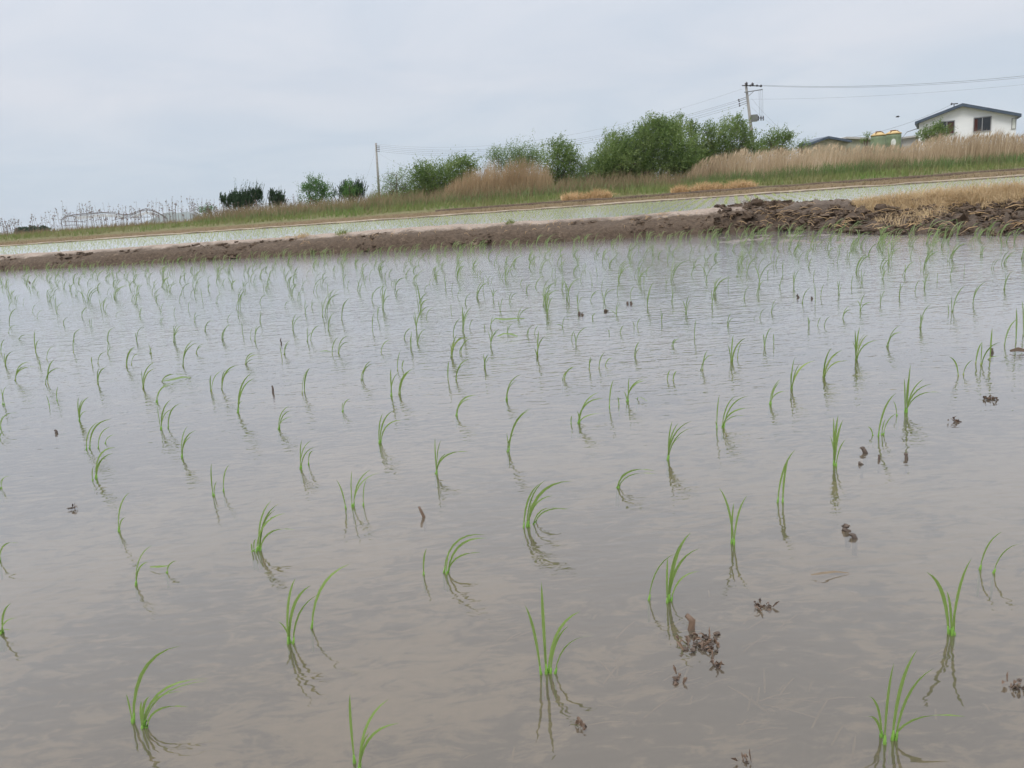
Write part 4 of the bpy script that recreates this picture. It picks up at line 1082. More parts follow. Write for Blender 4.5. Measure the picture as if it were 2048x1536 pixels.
# ------------------------------------------------------------------ rice seedlings
# (base, blade tips) of the seedlings, measured in six windows of the picture and set on the water
WIN = {"Z5": (0, 500, .3418), "Z6": (700, 450, .35806), "Z7": (1400, 430, .37113), "B1": (0, 900, .41396), "B2": (700, 900, .41396), "B3": (1350, 900, .41400)}
PL = [
("B1",625,1325,[(610,1180),(875,945)],"single long arching rice seedling with one short side blade, front corner of the paddy"),
("B1",692,1335,[(722,1190),(683,1212),(1005,1115),(885,1165),(1010,1103),(905,1240)],"rice seedling with five blades swept sideways, close beside a long arching one"),
("B1",1400,935,[(1427,620),(1345,830),(1500,655),(1558,690)],"tall four-bladed rice seedling with a thin arched neighbour at its side"),
("B1",1497,860,[(1690,550)],"one thin arched rice blade beside a tall four-bladed seedling"),
("B1",652,655,[(735,460),(715,540)],"two-bladed rice seedling with a floating blade beside it"),
("B1",820,590,[(855,535)],"tiny single rice blade next to the floating green blade"),
("B1",573,395,[(625,205),(605,325)],"slim two-bladed rice seedling with a dark zigzag reflection"),
("B1",1255,485,[(1310,245),(1345,260),(1380,305),(1425,385),(1330,290)],"bushy five-bladed rice seedling with one blade drooping flat"),
("B1",1218,490,[(1235,430),(1215,450)],"stub of two short blades touching a bushy five-bladed seedling"),
("B1",1033,220,[(1022,65),(1048,150)],"upright stiff rice seedling with one tall blade and a thin neighbour"),
("B1",1085,200,[(1108,70)],"hair-thin upright rice blade beside a stiff upright seedling"),
("B1",1675,280,[(1625,145)],"single rice blade leaning back toward the open water, beside a trio of blades"),
("B1",5,885,[(80,810),(50,870),(55,740)],"cut-off three-bladed rice seedling on the picture's edge"),
("B1",0,535,[(90,450)],"faint single rice blade arching in from the picture's edge"),
("B1",0,185,[(60,125),(20,135)],"short two-bladed rice seedling cut by the picture's edge"),
("B2",40,1548,[(0,1180,16,1490),(185,1205),(235,1320),(95,1365)],"big close rice seedling cut off by the bottom of the picture"),
("B2",962,1080,[(845,750,940,1075),(925,640),(1110,780),(1055,850),(1175,897,990,1070),(938,930,945,1078)],"spreading six-bladed rice seedling in the front middle, one blade leaning out"),
("B2",1445,715,[(1570,500)],"hooked single rice blade standing beside the seedling by the brown stub"),
("B2",1540,735,[(1535,520),(1645,400),(1690,475),(1625,420),(1690,585)],"tall five-bladed rice seedling rising behind the brown snapped stub"),
("B2",368,600,[(370,475)],"lone straight rice blade beside a swept three-bladed seedling"),
("B2",460,595,[(490,475),(660,410),(665,425),(630,495)],"rice seedling with blades swept together, next to a lone straight blade"),
("B2",862,370,[(920,160,845,372),(880,250),(945,145),(980,220),(1075,150),(1045,290,888,345),(1060,285,890,345)],"tall many-bladed rice seedling with two blades bent low over the water"),
("B2",1298,183,[(1330,110),(1478,115),(1470,100)],"rice seedling bowed over in an arch almost touching the water"),
("B2",14,275,[(10,100),(100,95),(145,110),(80,140,65,265)],"rice seedling of three bent blades beside one leaning back"),
("B3",285,455,[(215,185),(285,255),(348,220)],"clean three-bladed rice seedling shaped like a letter V"),
("B3",490,255,[(580,0)],"paired hair-thin arching rice blade, outer of two"),
("B3",517,255,[(548,40)],"paired hair-thin arching rice blade, inner of two"),
("B3",1340,890,[(1215,590,1325,885),(1312,680,1330,885),(1432,525,1350,898),(1350,760)],"stout rice seedling with two blades spread in a wide V"),
("B3",1040,1410,[(1058,1030,1015,1430),(1170,965,1055,1400),(1250,1055,1070,1395),(1400,1287,1050,1390),(938,1190,968,1360),(920,1290,965,1360)],"largest closest rice seedling with one blade bent flat to the side"),
("B3",1475,580,[(1580,395)],"faint thin arching blade next to a longer arched one"),
("B3",1535,595,[(1686,450)],"long faint arched blade running out of the picture"),
("Z5",1760,1280,[(1767,1110),(1820,1115),(1860,1150),(1845,1180,1815,1240)]),
("Z5",1060,1215,[(1098,1030),(1150,1055),(1120,1090)]),
("Z5",1625,1050,[(1690,915),(1740,940),(1735,975)],"fan of three stout blades tilted the same way near the floating stick"),
("Z5",555,1345,[(546,1270),(675,1155,570,1330),(650,1210,570,1330),(660,1190,570,1330)]),
("Z5",545,1160,[(650,990,530,1160),(645,1035,575,1160),(580,1005,490,1175)]),
("Z5",620,1130,[(693,1080)]),
("Z5",1395,950,[(1475,720),(1490,750),(1420,880)],"tall dense three-bladed seedling beside the black upright stick"),
("Z5",940,1050,[(920,920),(1000,875),(965,920),(1075,895,985,1040),(1020,930)]),
("Z5",465,1000,[(460,860),(520,860),(490,870),(515,940)]),
("Z5",920,890,[(1050,775),(1000,790)],"two thin blades in front of the green fallen leaf"),
("Z5",950,770,[(1085,730),(1060,748)],"toppled rice seedling lying against the green fallen leaf"),
("Z5",285,905,[(270,850)]),("Z5",335,880,[(340,800)]),
("Z5",20,905,[(40,795),(5,810),(15,830)]),
("Z5",5,1045,[(105,955),(20,970)]),("Z5",0,1105,[(30,1060)]),
("Z5",2005,945,[(2050,870),(2008,890)]),
("Z5",90,765,[(185,655),(150,680),(210,683)]),
("Z5",275,785,[(320,640),(365,690)]),
("Z5",575,785,[(630,685),(580,690),(605,690)]),
("Z5",840,810,[(905,655),(830,700),(920,690)]),
("Z5",1235,825,[(1310,700),(1235,730)]),("Z5",1300,815,[(1390,675),(1320,700),(1365,700)]),
("Z5",1440,670,[(1490,600),(1540,635),(1530,615)]),
("Z5",1765,840,[(1810,690),(1815,690,1790,830)]),
("Z5",1665,610,[(1700,530),(1690,545)]),("Z5",1642,620,[(1637,560)]),
("Z5",1980,605,[(2040,500),(2048,540)]),("Z5",1945,610,[(1980,510)]),
("Z5",1070,680,[(1130,530),(1165,540)]),("Z5",1150,605,[(1205,565),(1195,550)]),
("Z5",740,685,[(810,560),(790,570)]),("Z5",770,670,[(830,605)]),
("Z5",880,605,[(865,545),(900,570),(875,560)]),
("Z5",540,670,[(535,625)]),("Z5",570,665,[(635,595)]),("Z5",632,610,[(640,540),(660,565)]),
("Z5",630,535,[(680,450),(650,460),(640,470)]),
("Z5",430,600,[(440,500)]),("Z5",430,530,[(485,460),(440,480)]),
("Z5",210,600,[(205,470),(235,520),(220,530)]),
("Z5",110,525,[(190,500),(195,515)]),
("Z5",30,680,[(30,600),(85,590),(45,610)]),
("Z5",235,680,[(230,640)]),("Z5",275,640,[(320,560)]),
("Z5",10,605,[(30,520)]),
("Z5",1020,540,[(1045,430),(1015,440),(1065,440),(1050,470)]),
("Z5",800,535,[(835,450),(790,480),(820,460)]),
("Z5",1300,525,[(1355,430),(1330,450),(1310,470)]),
("Z5",1495,535,[(1505,440),(1530,440)]),("Z5",1465,520,[(1480,450)]),
("Z5",1420,490,[(1415,420)]),
("Z5",1200,475,[(1250,410),(1225,420)]),
("Z5",1795,535,[(1800,450),(1850,480)]),("Z5",1815,530,[(1875,440)]),
("Z5",1715,470,[(1735,370),(1770,385),(1710,400)]),
("Z5",1920,470,[(1955,365),(1940,390)]),
("Z5",2000,410,[(2048,280),(2020,300),(2010,330)]),
("Z5",1525,425,[(1525,350),(1535,370)]),
("Z5",1330,420,[(1360,370)]),("Z5",1393,390,[(1390,350),(1400,355)]),
("Z5",1140,420,[(1150,360),(1165,380)]),
("Z5",530,445,[(525,400),(535,405)]),("Z5",370,440,[(370,410),(410,395)]),
("Z5",55,440,[(100,340),(60,380)]),("Z5",50,485,[(110,440)]),
("Z5",940,425,[(960,395),(945,400)]),
("Z5",820,390,[(840,330),(830,345)]),("Z5",620,365,[(640,310)]),
("Z5",680,385,[(715,360)]),("Z5",480,395,[(520,335),(480,355)]),
("Z5",215,400,[(255,355)]),("Z5",330,365,[(370,310),(320,320)]),
("Z5",190,365,[(215,320)]),("Z5",55,345,[(85,300)]),
("Z5",1020,385,[(1030,330)]),("Z5",1100,355,[(1110,300)]),("Z5",940,360,[(960,310),(930,330)]),
("Z5",1785,370,[(1790,290),(1815,320)]),("Z5",1825,340,[(1830,290),(1850,300)]),
("Z5",1665,335,[(1695,300)]),("Z5",1520,315,[(1550,265),(1570,260)]),
("Z6",1775,1310,[(1800,1095),(1910,1095),(1955,1130),(1835,1105),(1850,1180)],"lush five-bladed rice seedling over a rippled reflection, middle distance"),
("Z6",885,1265,[(875,1160),(1018,1020),(1000,1035),(920,1165)],"tall rice seedling bent in one sweep with a short upright blade"),
("Z6",165,1220,[(185,1050),(245,1035),(288,1090)]),
("Z6",485,1390,[(475,1190),(510,1200),(660,1265),(545,1275)],"rice seedling of two straight blades and one stretched out sideways"),
("Z6",1275,1105,[(1390,935),(1420,970),(1340,990),(1455,1050),(1270,1040)]),("Z6",1240,1110,[(1240,1065)]),
("Z6",1545,985,[(1560,850),(1640,860),(1672,868),(1530,930),(1665,990,1600,965)]),("Z6",1500,1000,[(1495,960)]),
("Z6",1450,1020,[(1472,865)]),
("Z6",875,975,[(955,835),(930,870),(885,900)]),
("Z6",595,1065,[(712,950),(620,1000),(680,970)]),
("Z6",590,865,[(660,750),(640,780),(600,810)]),("Z6",555,865,[(553,760)]),
("Z6",235,955,[(228,800),(270,825)]),("Z6",275,948,[(350,805),(330,820),(355,815)]),
("Z6",70,865,[(120,760),(140,775),(100,790)]),
("Z6",265,810,[(283,705)]),("Z6",297,800,[(303,755)]),
("Z6",755,800,[(745,720),(775,720),(800,730)]),
("Z6",1045,735,[(1055,590),(1090,620),(1075,640),(1030,690)]),
("Z6",1195,865,[(1270,790),(1240,800),(1225,815)]),
("Z6",1335,805,[(1345,735),(1355,745)]),("Z6",1395,800,[(1425,710)]),("Z6",1425,785,[(1478,742)]),
("Z6",1590,735,[(1620,650),(1600,690),(1625,690)]),
("Z6",1770,865,[(1790,810)]),("Z6",1800,865,[(1825,815)]),
("Z6",1800,675,[(1825,635),(1850,635),(1810,640)]),
("Z6",570,740,[(600,610),(640,620),(665,625),(560,670),(585,640)]),("Z6",615,715,[(690,635),(640,670)]),
("Z6",785,680,[(770,590),(830,595),(800,590),(838,580)]),
("Z6",580,620,[(600,540),(620,520)]),("Z6",633,595,[(630,450),(685,455),(665,490),(640,480)]),("Z6",665,580,[(690,525)]),
("Z6",340,685,[(345,590),(340,620)]),("Z6",375,665,[(425,580),(390,620)]),
("Z6",305,635,[(360,570),(345,580)]),("Z6",370,585,[(440,455),(350,500),(360,480)]),("Z6",425,520,[(480,460)]),
("Z6",175,710,[(240,640)]),
("Z6",120,590,[(135,490)]),("Z6",155,525,[(160,440),(170,450)]),("Z6",185,470,[(205,350),(230,390),(185,360)]),
("Z6",395,445,[(440,375),(370,320),(380,360)]),("Z6",375,400,[(365,320)]),
("Z6",640,440,[(680,380),(660,390)]),("Z6",570,375,[(575,320)]),("Z6",600,405,[(630,350)]),
("Z6",570,485,[(565,440)]),
("Z6",840,485,[(855,405),(825,420)]),
("Z6",800,415,[(785,355),(805,350),(830,360)]),
("Z6",785,575,[(800,510),(840,520)]),
("Z6",940,530,[(970,450),(1040,462),(930,500)]),
("Z6",880,600,[(885,560),(905,555)]),
("Z6",990,620,[(1000,580),(1030,560)]),("Z6",1030,610,[(1055,560)]),
("Z6",750,580,[(748,555)]),
("Z6",1240,640,[(1255,590)]),("Z6",1258,665,[(1330,570),(1250,600)]),
("Z6",1190,570,[(1205,510),(1140,560)]),
("Z6",1100,495,[(1120,370),(1135,400),(1070,380),(1085,390)]),
("Z6",1272,465,[(1275,375),(1265,390),(1310,395)]),
("Z6",1345,425,[(1395,365),(1390,375)]),("Z6",1420,430,[(1445,350),(1480,360),(1405,370)]),
("Z6",1355,525,[(1375,490),(1350,500)]),("Z6",1485,495,[(1500,430),(1430,480),(1510,440)]),
("Z6",1660,455,[(1680,370),(1660,390),(1695,320)]),("Z6",1565,400,[(1590,340)]),
("Z6",1740,540,[(1735,460),(1750,490)]),("Z6",1800,430,[(1800,350),(1815,370)]),
("Z6",1880,495,[(1855,420),(1910,410),(1780,490),(1895,390)]),
("Z6",1585,570,[(1580,540)]),("Z6",1605,570,[(1625,520)]),
("Z6",1510,605,[(1530,560)]),("Z6",1445,605,[(1443,585)]),
("Z6",1925,630,[(1935,525)]),
("Z6",985,370,[(990,320),(1025,330),(1005,330)]),("Z6",950,335,[(970,300)]),
("Z6",535,350,[(525,280),(540,300)]),("Z6",740,370,[(748,285)]),
("Z6",1145,330,[(1140,300),(1165,290)]),("Z6",1185,360,[(1190,280),(1205,310),(1195,290)]),
("Z6",1290,310,[(1305,250)]),("Z6",1405,370,[(1415,300)]),("Z6",1495,380,[(1505,320)]),("Z6",1640,355,[(1645,280)]),("Z6",1765,345,[(1760,280),(1780,300)]),
("Z6",195,315,[(210,250),(195,265)]),("Z6",55,385,[(75,320)]),("Z6",840,290,[(830,250),(855,260)]),("Z6",230,335,[(245,310)]),
("Z7",722,1350,[(745,1080),(720,1090),(770,1105),(785,1210),(700,1190)],"tall tight rice seedling over a long wavering reflection, near the dark sticks"),
("Z7",960,1195,[(1055,960)]),("Z7",985,1185,[(1060,1070),(1000,1100)]),("Z7",925,1185,[(905,1140)]),
("Z7",1110,1065,[(1135,805),(1205,885),(1255,910),(1290,955),(1100,880),(1125,870)],"tall dense six-bladed rice seedling with two blades arched outwards"),
("Z7",1060,1080,[(1040,1000)]),
("Z7",85,1150,[(105,970),(80,1110)]),("Z7",120,1145,[(190,975),(260,975),(290,1040),(240,1080)],"four-bladed rice seedling raked hard to the side beside a short upright one"),
("Z7",380,1020,[(435,885),(480,950),(430,900)]),
("Z7",495,940,[(510,770),(540,800),(620,785),(490,850)]),
("Z7",668,875,[(710,715),(765,730),(800,785),(690,740),(740,750)]),
("Z7",840,780,[(860,605),(835,620),(905,645),(985,677),(890,640),(820,680)],"bushiest six-bladed rice seedling of the middle rows, one blade bent outwards"),
("Z7",1010,710,[(1080,595),(1060,630),(1095,630)]),
("Z7",15,835,[(40,730),(80,750)]),
("Z7",170,790,[(180,645),(150,700),(235,670),(255,660)]),("Z7",200,770,[(225,690)]),
("Z7",345,710,[(340,640),(385,605)]),("Z7",393,695,[(395,640)]),
("Z7",150,595,[(170,525),(185,555),(145,575)]),
("Z7",1390,870,[(1342,765)]),("Z7",1425,860,[(1475,780)]),
("Z7",1490,800,[(1520,685)]),("Z7",1515,810,[(1520,680),(1620,685)]),("Z7",1560,780,[(1575,610),(1672,762)]),
("Z7",1640,700,[(1710,560)]),("Z7",1700,690,[(1705,500)]),("Z7",1740,650,[(1735,460)]),
("Z7",1190,605,[(1245,480),(1190,530),(1210,540)]),
("Z7",1360,520,[(1430,380),(1355,440),(1420,450)]),("Z7",1335,525,[(1335,480)]),
("Z7",1470,475,[(1540,360),(1500,380),(1530,470)]),
("Z7",1640,400,[(1690,300),(1650,310),(1670,320)]),
("Z7",770,555,[(805,490),(815,510)]),("Z7",865,515,[(890,425),(945,470),(845,460)]),
("Z7",970,480,[(1000,405),(970,415)]),
("Z7",585,600,[(580,545),(595,560)]),("Z7",630,595,[(655,550)]),("Z7",670,600,[(705,545)]),
("Z7",385,525,[(410,455),(430,475)]),("Z7",320,555,[(350,505)]),("Z7",290,560,[(292,550)]),
("Z7",65,490,[(60,400),(75,440)]),("Z7",240,450,[(270,380),(250,400)]),("Z7",310,430,[(350,350),(330,370)]),
("Z7",550,475,[(600,390),(585,400)]),("Z7",620,465,[(618,370)]),("Z7",655,440,[(670,370)]),
("Z7",745,430,[(740,355),(755,350),(770,370)]),("Z7",1075,440,[(1080,360),(1100,370),(1085,370)]),
("Z7",1155,410,[(1185,350)]),("Z7",1210,390,[(1235,310),(1195,350),(1220,320)]),
("Z7",870,365,[(870,290),(895,300)]),("Z7",985,345,[(980,270),(1010,290),(1000,280)]),
("Z7",1280,360,[(1280,310)]),("Z7",1350,330,[(1370,260),(1390,280)]),("Z7",1425,315,[(1430,250)]),
("Z7",505,380,[(500,310),(535,295),(510,300)]),("Z7",430,390,[(455,320),(420,370)]),("Z7",155,385,[(155,320)]),("Z7",80,405,[(90,340),(100,350),(70,350)]),
("Z7",610,345,[(620,295)]),("Z7",690,330,[(690,270)]),("Z7",815,385,[(825,325)]),
("Z7",445,310,[(450,245),(440,255)]),("Z7",365,330,[(375,290),(360,295)]),
]
ONES = "zero one two three four five six seven eight nine ten eleven twelve thirteen fourteen fifteen sixteen seventeen eighteen nineteen".split()
TENS = "zero ten twenty thirty forty fifty sixty seventy eighty ninety".split()
def word(n):
    if n < 20: return ONES[n]
    return TENS[n//10] + ("-" + ONES[n % 10] if n % 10 else "")
used_labels = set()
def place_label(px, py, nb_, tx):
    look = ONES[nb_] + "-bladed" if nb_ > 1 else "single-bladed"
    for da, dd in ((0, 0), (1, 0), (0, 1), (-1, 0), (0, -1), (1, 1), (-1, -1), (1, -1), (-1, 1)):
        a, d = min(max(round(px/20.48)+da, 0), 99), round(py/15.36)+dd
        s = f"{look} rice seedling {word(a)} percent across and {word(d)} percent down the photo"
        if s not in used_labels:
            break
    used_labels.add(s)
    return s
def blade_curve(b, t, n=8):
    h = t - b; L = h.length
    hor = Vector((h.x, h.y, 0))
    c = b + hor*0.18 + Vector((0, 0, min(L*0.72, max(h.z, 0)*0.95 + 0.16*L)))
    return [b*(1-s)**2 + c*2*s*(1-s) + t*s*s for s in [i/(n-1) for i in range(n)]]
WPROF = [0.5, 0.72, 0.9, 1.0, 0.95, 0.78, 0.48, 0.05]
def add_blade(mb, b, t, wmax):
    an = rnd.gauss(0, 0.28)
    mb.ribbon(blade_curve(b, t), [wmax*q for q in WPROF], Vector((math.cos(an), math.sin(an), 0)), 0.22)
def add_stem(mb, b, toward, r):
    u = (toward-b).normalized()
    mb.tube([b - u*0.01 - Vector((0, 0, 0.045)), b, b + u*min(0.028, (toward-b).length*0.3)], [r*0.8, r, r*0.55], 6)
GR = "rice seedlings in the flooded paddy"
bases = []
n_ind = 0
for rec in PL:
    ox, oy, sc = WIN[rec[0]]
    px, py = ox + rec[1]*sc, oy + rec[2]*sc
    tips = rec[3]
    near = py > 790
    B = G(px, py)
    B.z = 0.0
    label = rec[4] if len(rec) > 4 else place_label(px, py, len(tips), 0)
    sub = []
    for t in tips:
        b = B.copy()
        if len(t) > 2:
            b = G(ox + t[2]*sc, oy + t[3]*sc); b.z = 0
            b.y = B.y + (b.y-B.y)*0.5
        b += Vector((rnd.gauss(0, 0.0022), rnd.gauss(0, 0.0022), 0.0))
        tx, ty = ox + t[0]*sc, oy + t[1]*sc
        D = B.y + rnd.uniform(-0.35, 0.35)*abs(tx-px)/FPX*B.y
        T = P(tx, ty, D)
        if T.z < 0.006:
            T = G(tx, ty, 0.006)
        sub.append((b, T))
    if near:
        root = empty("rice_seedling", B, label, "rice seedling", GR)
        sb = MB()
        for b, T in sub:
            L = (T-b).length
            m_ = MB(); add_blade(m_, b, T, 0.0052*rnd.uniform(0.75, 1.15)*min(1.2, max(0.55, L/0.13)))
            m_.build("leaf_blade", M["rice"], root, tuple(B))
            add_stem(sb, b, blade_curve(b, T)[2], 0.0021)
        sb.build("stem", M["stem"], root, tuple(B))
    else:
        m_ = MB()
        for b, T in sub:
            L = (T-b).length
            add_blade(m_, b, T, 0.0058*rnd.uniform(0.8, 1.2)*min(1.2, max(0.6, L/0.13)))
            add_stem(m_, b, blade_curve(b, T)[2], 0.0022)
        o = m_.build("rice_seedling", M["rice"] if py > 700 else M["rice_far"], origin=tuple(B))
        tag(o, label, "rice seedling", GR)
    bases.append((B.x, B.y)); n_ind += 1

# the planted rows beyond: hills on the planting grid
def proj(p):
    q = Vector(p) - CAM
    zc = q.dot(_F)
    return 1024 + FPX*q.dot(_R)/zc, 768 - FPX*q.dot(_U)/zc
def random_seedling(mb, o, scale=1.0):
    nbl = rnd.choice((1, 2, 2, 3, 3, 4, 4, 5))
    H_ = rnd.uniform(0.09, 0.15)*scale
    for k in range(nbl):
        b = Vector(o) + Vector((rnd.gauss(0, 0.008), rnd.gauss(0, 0.008), 0))
        hh = H_*rnd.uniform(0.6, 1.1)
        t = b + Vector((hh*rnd.gauss(0.58, 0.38), hh*rnd.gauss(0, 0.35), hh*rnd.uniform(0.7, 1.0)))
        add_blade(mb, b, t, 0.0046*rnd.uniform(0.8, 1.2)*scale)
        add_stem(mb, b, blade_curve(b, t)[2], 0.0023)
    return nbl
A_, B_ = Vector((0.17, 0.17, 0)), Vector((0.36, -0.13, 0))
ba = np.array(bases)
cand = []
for i in range(-90, 130):
    for j in range(-70, 70):
        p_ = A_*i + B_*j + Vector((-0.34, 1.07, 0)) + Vector((rnd.gauss(0, 0.035), rnd.gauss(0, 0.035), 0))
        if p_.y < 2.6 or p_.y > NX0 + NSL*p_.x - 0.12 - foot(p_.x)*0.92: continue
        if abs(p_.x) > p_.y*0.72 + 0.2: continue
        px, py = proj(p_)
        if py > 655 or px < -40 or px > 2090: continue
        if np.min((ba[:, 0]-p_.x)**2 + (ba[:, 1]-p_.y)**2) < (0.165 if py < 610 else 0.24)**2: continue
        if rnd.random() < 0.06: continue
        cand.append((p_.y, p_, px, py))
cand.sort(key=lambda q: q[0])
variants = []
for k in range(18):
    m_ = MB(); nbl = random_seedling(m_, (0, 0, 0))
    variants.append((m_, nbl))
vmesh = {}
rest = MB()
for D, p_, px, py in cand:
    if n_ind < 298:
        k = rnd.randrange(len(variants))
        if k not in vmesh:
            o = variants[k][0].build("rice_seedling", M["rice_far"]); vmesh[k] = o.data
        else:
            o = bpy.data.objects.new("rice_seedling", vmesh[k]); COL.objects.link(o)
        o.location = p_; o.scale = (rnd.uniform(.85, 1.15),)*3; o.rotation_euler.z = rnd.gauss(0, 0.35)
        tag(o, place_label(px, py, variants[k][1], 0), "rice seedling", GR)
        n_ind += 1
    else:
        random_seedling(rest, p_, rnd.uniform(0.65, 1.0))
# a tighter, taller row along the foot of the bund and on the mud flat
for x in np.arange(-11, 2.6, 0.17):
    for _ in range(1):
        random_seedling(rest, (x + rnd.gauss(0, 0.05), NX0 + NSL*x - rnd.uniform(0.12, 0.5), 0), rnd.uniform(0.65, 1.0))
for _ in range(60):
    q = G(rnd.uniform(1400, 2060), rnd.uniform(462, 500))
    random_seedling(rest, (q.x, q.y, 0.0), rnd.uniform(0.8, 1.2))
tag(rest.build("rice_seedlings", M["rice_far"]), "crowded far rows of small rice seedlings up to the bund", kind="stuff")

# second paddy: thousands of seedlings in rows
u = Vector((1, BSL, 0)).normalized(); v = Vector((-BSL, 1, 0)).normalized()
pts = []
for i in np.arange(-140, 150, 1):
    for j in np.arange(-125, 60, 1):
        q = Vector((0, BX0, 0)) + u*(i*0.32 + rnd.gauss(0, 0.03)) + v*(j*0.24 - 0.6 + rnd.gauss(0, 0.03))
        if q.y - (NX0 + NSL*q.x) < 1.35 or far_t(q.x, q.y) > -0.5: continue
        if abs(q.x) > q.y*0.72 + 0.5: continue
        pts.append((q.x, q.y, -0.01))
pts = np.array(pts)
dn = pts[:, 1] - (NX0 + NSL*pts[:, 0])
pts = pts[rng.random(len(pts)) < np.interp(dn, [1, 6, 12, 18], [0.40, 0.55, 0.9, 1.0])]
nb2 = 3
pp = np.repeat(pts, nb2, 0) + np.c_[rng.normal(0, 0.018, len(pts)*nb2), rng.normal(0, 0.018, len(pts)*nb2), np.zeros(len(pts)*nb2)]
tag(blades("rice_seedlings", pp, rng.uniform(0.045, 0.10, len(pp)), rng.uniform(0.005, 0.009, len(pp)), lean_n(len(pp), 0.3), M["rice_far2"], sway=(0.4, 0)), "dense pale green rows of rice seedlings in the second paddy", kind="stuff")

# ------------------------------------------------------------------ floating and standing bits
def stick(px, py, tx, ty, r, label, m_="twig", knob=False, cat="stick"):
    r *= 0.72
    B = G(px, py); B.z = 0
    T = P(tx, ty, B.y + 0.004)
    if T.z < r: T = G(tx, ty, r)
    b = MB()
    mid = B.lerp(T, 0.55) + Vector((rnd.gauss(0, r*0.5), 0, rnd.gauss(0, r*0.3)))
    b.tube([B - Vector((0, 0, 0.03)), B, mid, T], [r, r*1.1, r, r*0.75], 8)
    if knob: b.lump(tuple(T), (r*1.1, r*1.0, r*0.7), px, 0.6)
    return tag(b.build("stick", M[m_], origin=tuple(B)), label, cat, "sticks and stubble in the water")
stick(546, 785, 544, 771, 0.0046, "black upright stick beside a tall dense seedling")
stick(563, 686, 562, 677, 0.0042, "small black stub among the middle rows, farther than the upright stick")
stick(848, 1034, 838, 1013, 0.0040, "bent brown twig alone on open water near a lone straight blade", "twig_brown")
stick(1731, 906, 1725, 896, 0.0068, "thickest black stub of the three standing together", "twig", True)
stick(1724, 929, 1719, 924, 0.0045, "tiny dark nub in front of the thickest black stub")
stick(1758, 919, 1757, 909, 0.0034, "thin dark stub, middle of the three standing together")
stick(1813, 918, 1812, 908, 0.0050, "dark frayed stub, outermost of the three standing together", "twig", True)
stick(1696, 1062, 1692, 1052, 0.0068, "dark leaning stub, upper of a pair on open water", "twig", True)
stick(1710, 1077, 1704, 1070, 0.0058, "dark short stub, lower of a pair on open water", "twig", True)
stick(1382, 1258, 1373, 1230, 0.0066, "snapped brown stub standing beside the leaf litter", "twig_brown")
stick(112, 866, 111, 861, 0.0055, "small black nub on open water near the picture's edge", "twig", True)
stick(1158, 629, 1157, 624, 0.0090, "dark nub, first of two side by side beyond the fallen leaf")
stick(1166, 630, 1165, 625, 0.0080, "dark nub, second of two side by side beyond the fallen leaf")
stick(1255, 608, 1255, 603, 0.0085, "dark nub, first of a far pair among the seedlings")
stick(1263, 608, 1262, 603, 0.0085, "dark nub, second of a far pair among the seedlings")
stick(1214, 622, 1211, 620, 0.0120, "dark lump lying near the far nubs")
stick(1597, 595, 1595, 588, 0.0075, "dark thin nub on the rippled far water")
stick(1624, 598, 1623, 593, 0.0070, "dark dot-like nub next to a thin blade on rippled water")
stick(60, 566, 58, 563, 0.0120, "dark lump far off near the bund, among tiny seedlings")
stick(1985, 706, 1983, 698, 0.0060, "black knobbly stub tangled in a bent seedling", "twig", True)
def litter(px, py, n, spread, label, cat, m1="twig_brown", m2="twig", straws=True, flat=0.005, big=1.0):
    big *= 0.55; spread *= 0.8
    B = G(px, py); B.z = 0
    root = empty("leaf_litter", B, label, cat)
    b = MB()
    for k in range(n):
        x, y = rnd.gauss(0, spread), rnd.gauss(0, spread*0.9)
        b.lump((x, y, rnd.uniform(-0.004, flat)), (rnd.uniform(.003, .008)*big, rnd.uniform(.003, .007)*big, rnd.uniform(.002, .006)*big), k+px, 0.9, 8, 5)
    b.build("clump", M[m2], root, smooth=False)
    b = MB()
    for k in range(int(n*1.3)):
        x, y = rnd.gauss(0, spread*1.2), rnd.gauss(0, spread*1.1)
        a = rnd.uniform(0, 6.28); L = rnd.uniform(0.008, 0.022)*big
        s = Vector((x, y, rnd.uniform(0, flat))); e = s + Vector((math.cos(a)*L, math.sin(a)*L, rnd.uniform(0, 0.010)))
        b.ribbon([s, s.lerp(e, .5) + Vector((0, 0, .002)), e], [0.002, 0.0045, 0.0008], Vector((rnd.gauss(0, 1), rnd.gauss(0, 1), rnd.gauss(0, 1))), 0.5)
    b.build("scraps", M[m1], root, smooth=False)
litter(1412, 1290, 26, 0.016, "tangled brown and black leaf litter clump in front of the snapped stub", "leaf litter")
litter(1434, 1333, 5, 0.004, "small reddish leaf scrap just below the tangled litter clump", "leaf litter", big=0.8)
litter(1358, 1363, 6, 0.004, "dark crumb of litter poking up from the shallow silt", "leaf litter", big=0.8)
litter(1525, 1213, 8, 0.009, "flat muddy litter patch behind the snapped stub", "leaf litter", flat=0.002)
litter(2034, 1377, 8, 0.006, "dark clod at the picture's edge, breaking the water", "leaf litter")
litter(1980, 798, 12, 0.014, "dark litter clump on calm water near the arched blades", "leaf litter")
litter(1915, 843, 6, 0.007, "small dark litter bit closer than the clump on calm water", "leaf litter")
litter(148, 1019, 5, 0.005, "reddish scrap floating alone near a slim two-bladed seedling", "leaf litter", big=0.8)
litter(1160, 1455, 5, 0.008, "brown specks of litter at the front edge of the shallows", "leaf litter", big=0.5)
litter(1492, 1525, 4, 0.004, "tiny dark clod at the bottom of the picture", "leaf litter", big=0.9)
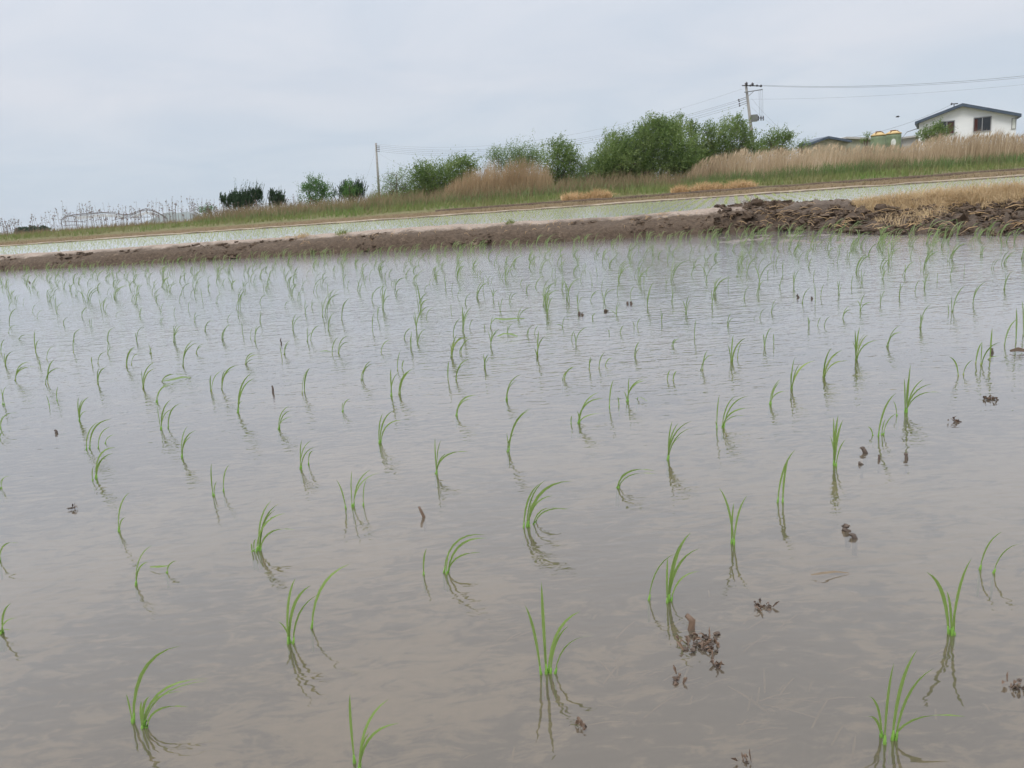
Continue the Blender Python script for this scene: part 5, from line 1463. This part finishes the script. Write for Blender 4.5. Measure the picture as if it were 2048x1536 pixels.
def floating(pts_px, w_, m_, label, name="floating_leaf", cat="leaf"):
    pts_ = [G(x, y, 0.004 + 0.003*math.sin(i*1.5)) for i, (x, y) in enumerate(pts_px)]
    o0 = tuple(pts_[len(pts_)//2])
    n = len(pts_)
    b = MB(); b.ribbon(pts_, [w_*(0.25 + 0.75*math.sin(math.pi*min(i/(n-1)*0.9+0.08, 1))) for i in range(n)], (Vector((0, 1, 0.25))).normalized(), 0.3)
    return tag(b.build(name, M[m_], origin=o0), label, cat)
floating([(1622,1150),(1645,1147),(1670,1144),(1698,1146)], 0.0055, "straw_dull", "pale dry husk floating on open water beyond the litter", "floating_husk", "husk")
floating([(325,763),(345,760),(365,755),(382,755)], 0.016, "rice_far", "broad green fallen leaf floating beside a toppled seedling")
floating([(995,673),(1008,668),(1022,669),(1035,673)], 0.017, "rice_far", "flat green leaf floating below the fallen bundle")
floating([(990,637),(1008,640),(1030,638),(1050,637)], 0.022, "rice_far", "thick fallen bundle of green blades lying on the water")
floating([(640,703),(650,702),(660,703)], 0.009, "rice_far", "small green leaf scrap afloat among the middle rows")
floating([(300,1134),(318,1134),(338,1132)], 0.006, "rice", "thin green blade afloat between two short seedlings")
floating([(2020,703),(2036,701),(2060,704)], 0.030, "clod", "dark leaf afloat at the picture's edge")
# straw sunk on the silt bed near the viewer
mb = MB()
for i in range(80):
    q = G(*( (rnd.gauss(1400, 190), rnd.gauss(1360, 95)) if rnd.random() < 0.75 else (rnd.uniform(0, 2048), rnd.uniform(1050, 1536)) ), -0.02)
    a = rnd.gauss(0.5, 0.6); L = rnd.uniform(0.015, 0.065)
    dv = Vector((math.cos(a), math.sin(a), 0))*L
    z = rnd.uniform(-0.03, -0.014)
    s = Vector((q.x, q.y, z)); mb.ribbon([s, s+dv*0.5+Vector((0, 0, .002)), s+dv], [0.0022, 0.0028, 0.0018], Vector((-dv.y, dv.x, 0)), 0.2)
tag(mb.build("sunken_straw", M["straw_dull"]), "straw stalks sunk on the silt under shallow water", kind="stuff")

# ------------------------------------------------------------------ spring haze over the plain
hz = MB(); hz.box((0, 3000, 34), (11000, 12000, 76))
mm, t, o = mat("haze")
pv = N(t, "ShaderNodeVolumePrincipled")
pv.inputs["Color"].default_value = (0.86, 0.91, 0.97, 1)
pv.inputs["Density"].default_value = 0.00016
t.links.new(pv.outputs[0], o.inputs["Volume"])
tag(hz.build("haze", mm, smooth=False), "thin pale haze over the plain", kind="stuff")
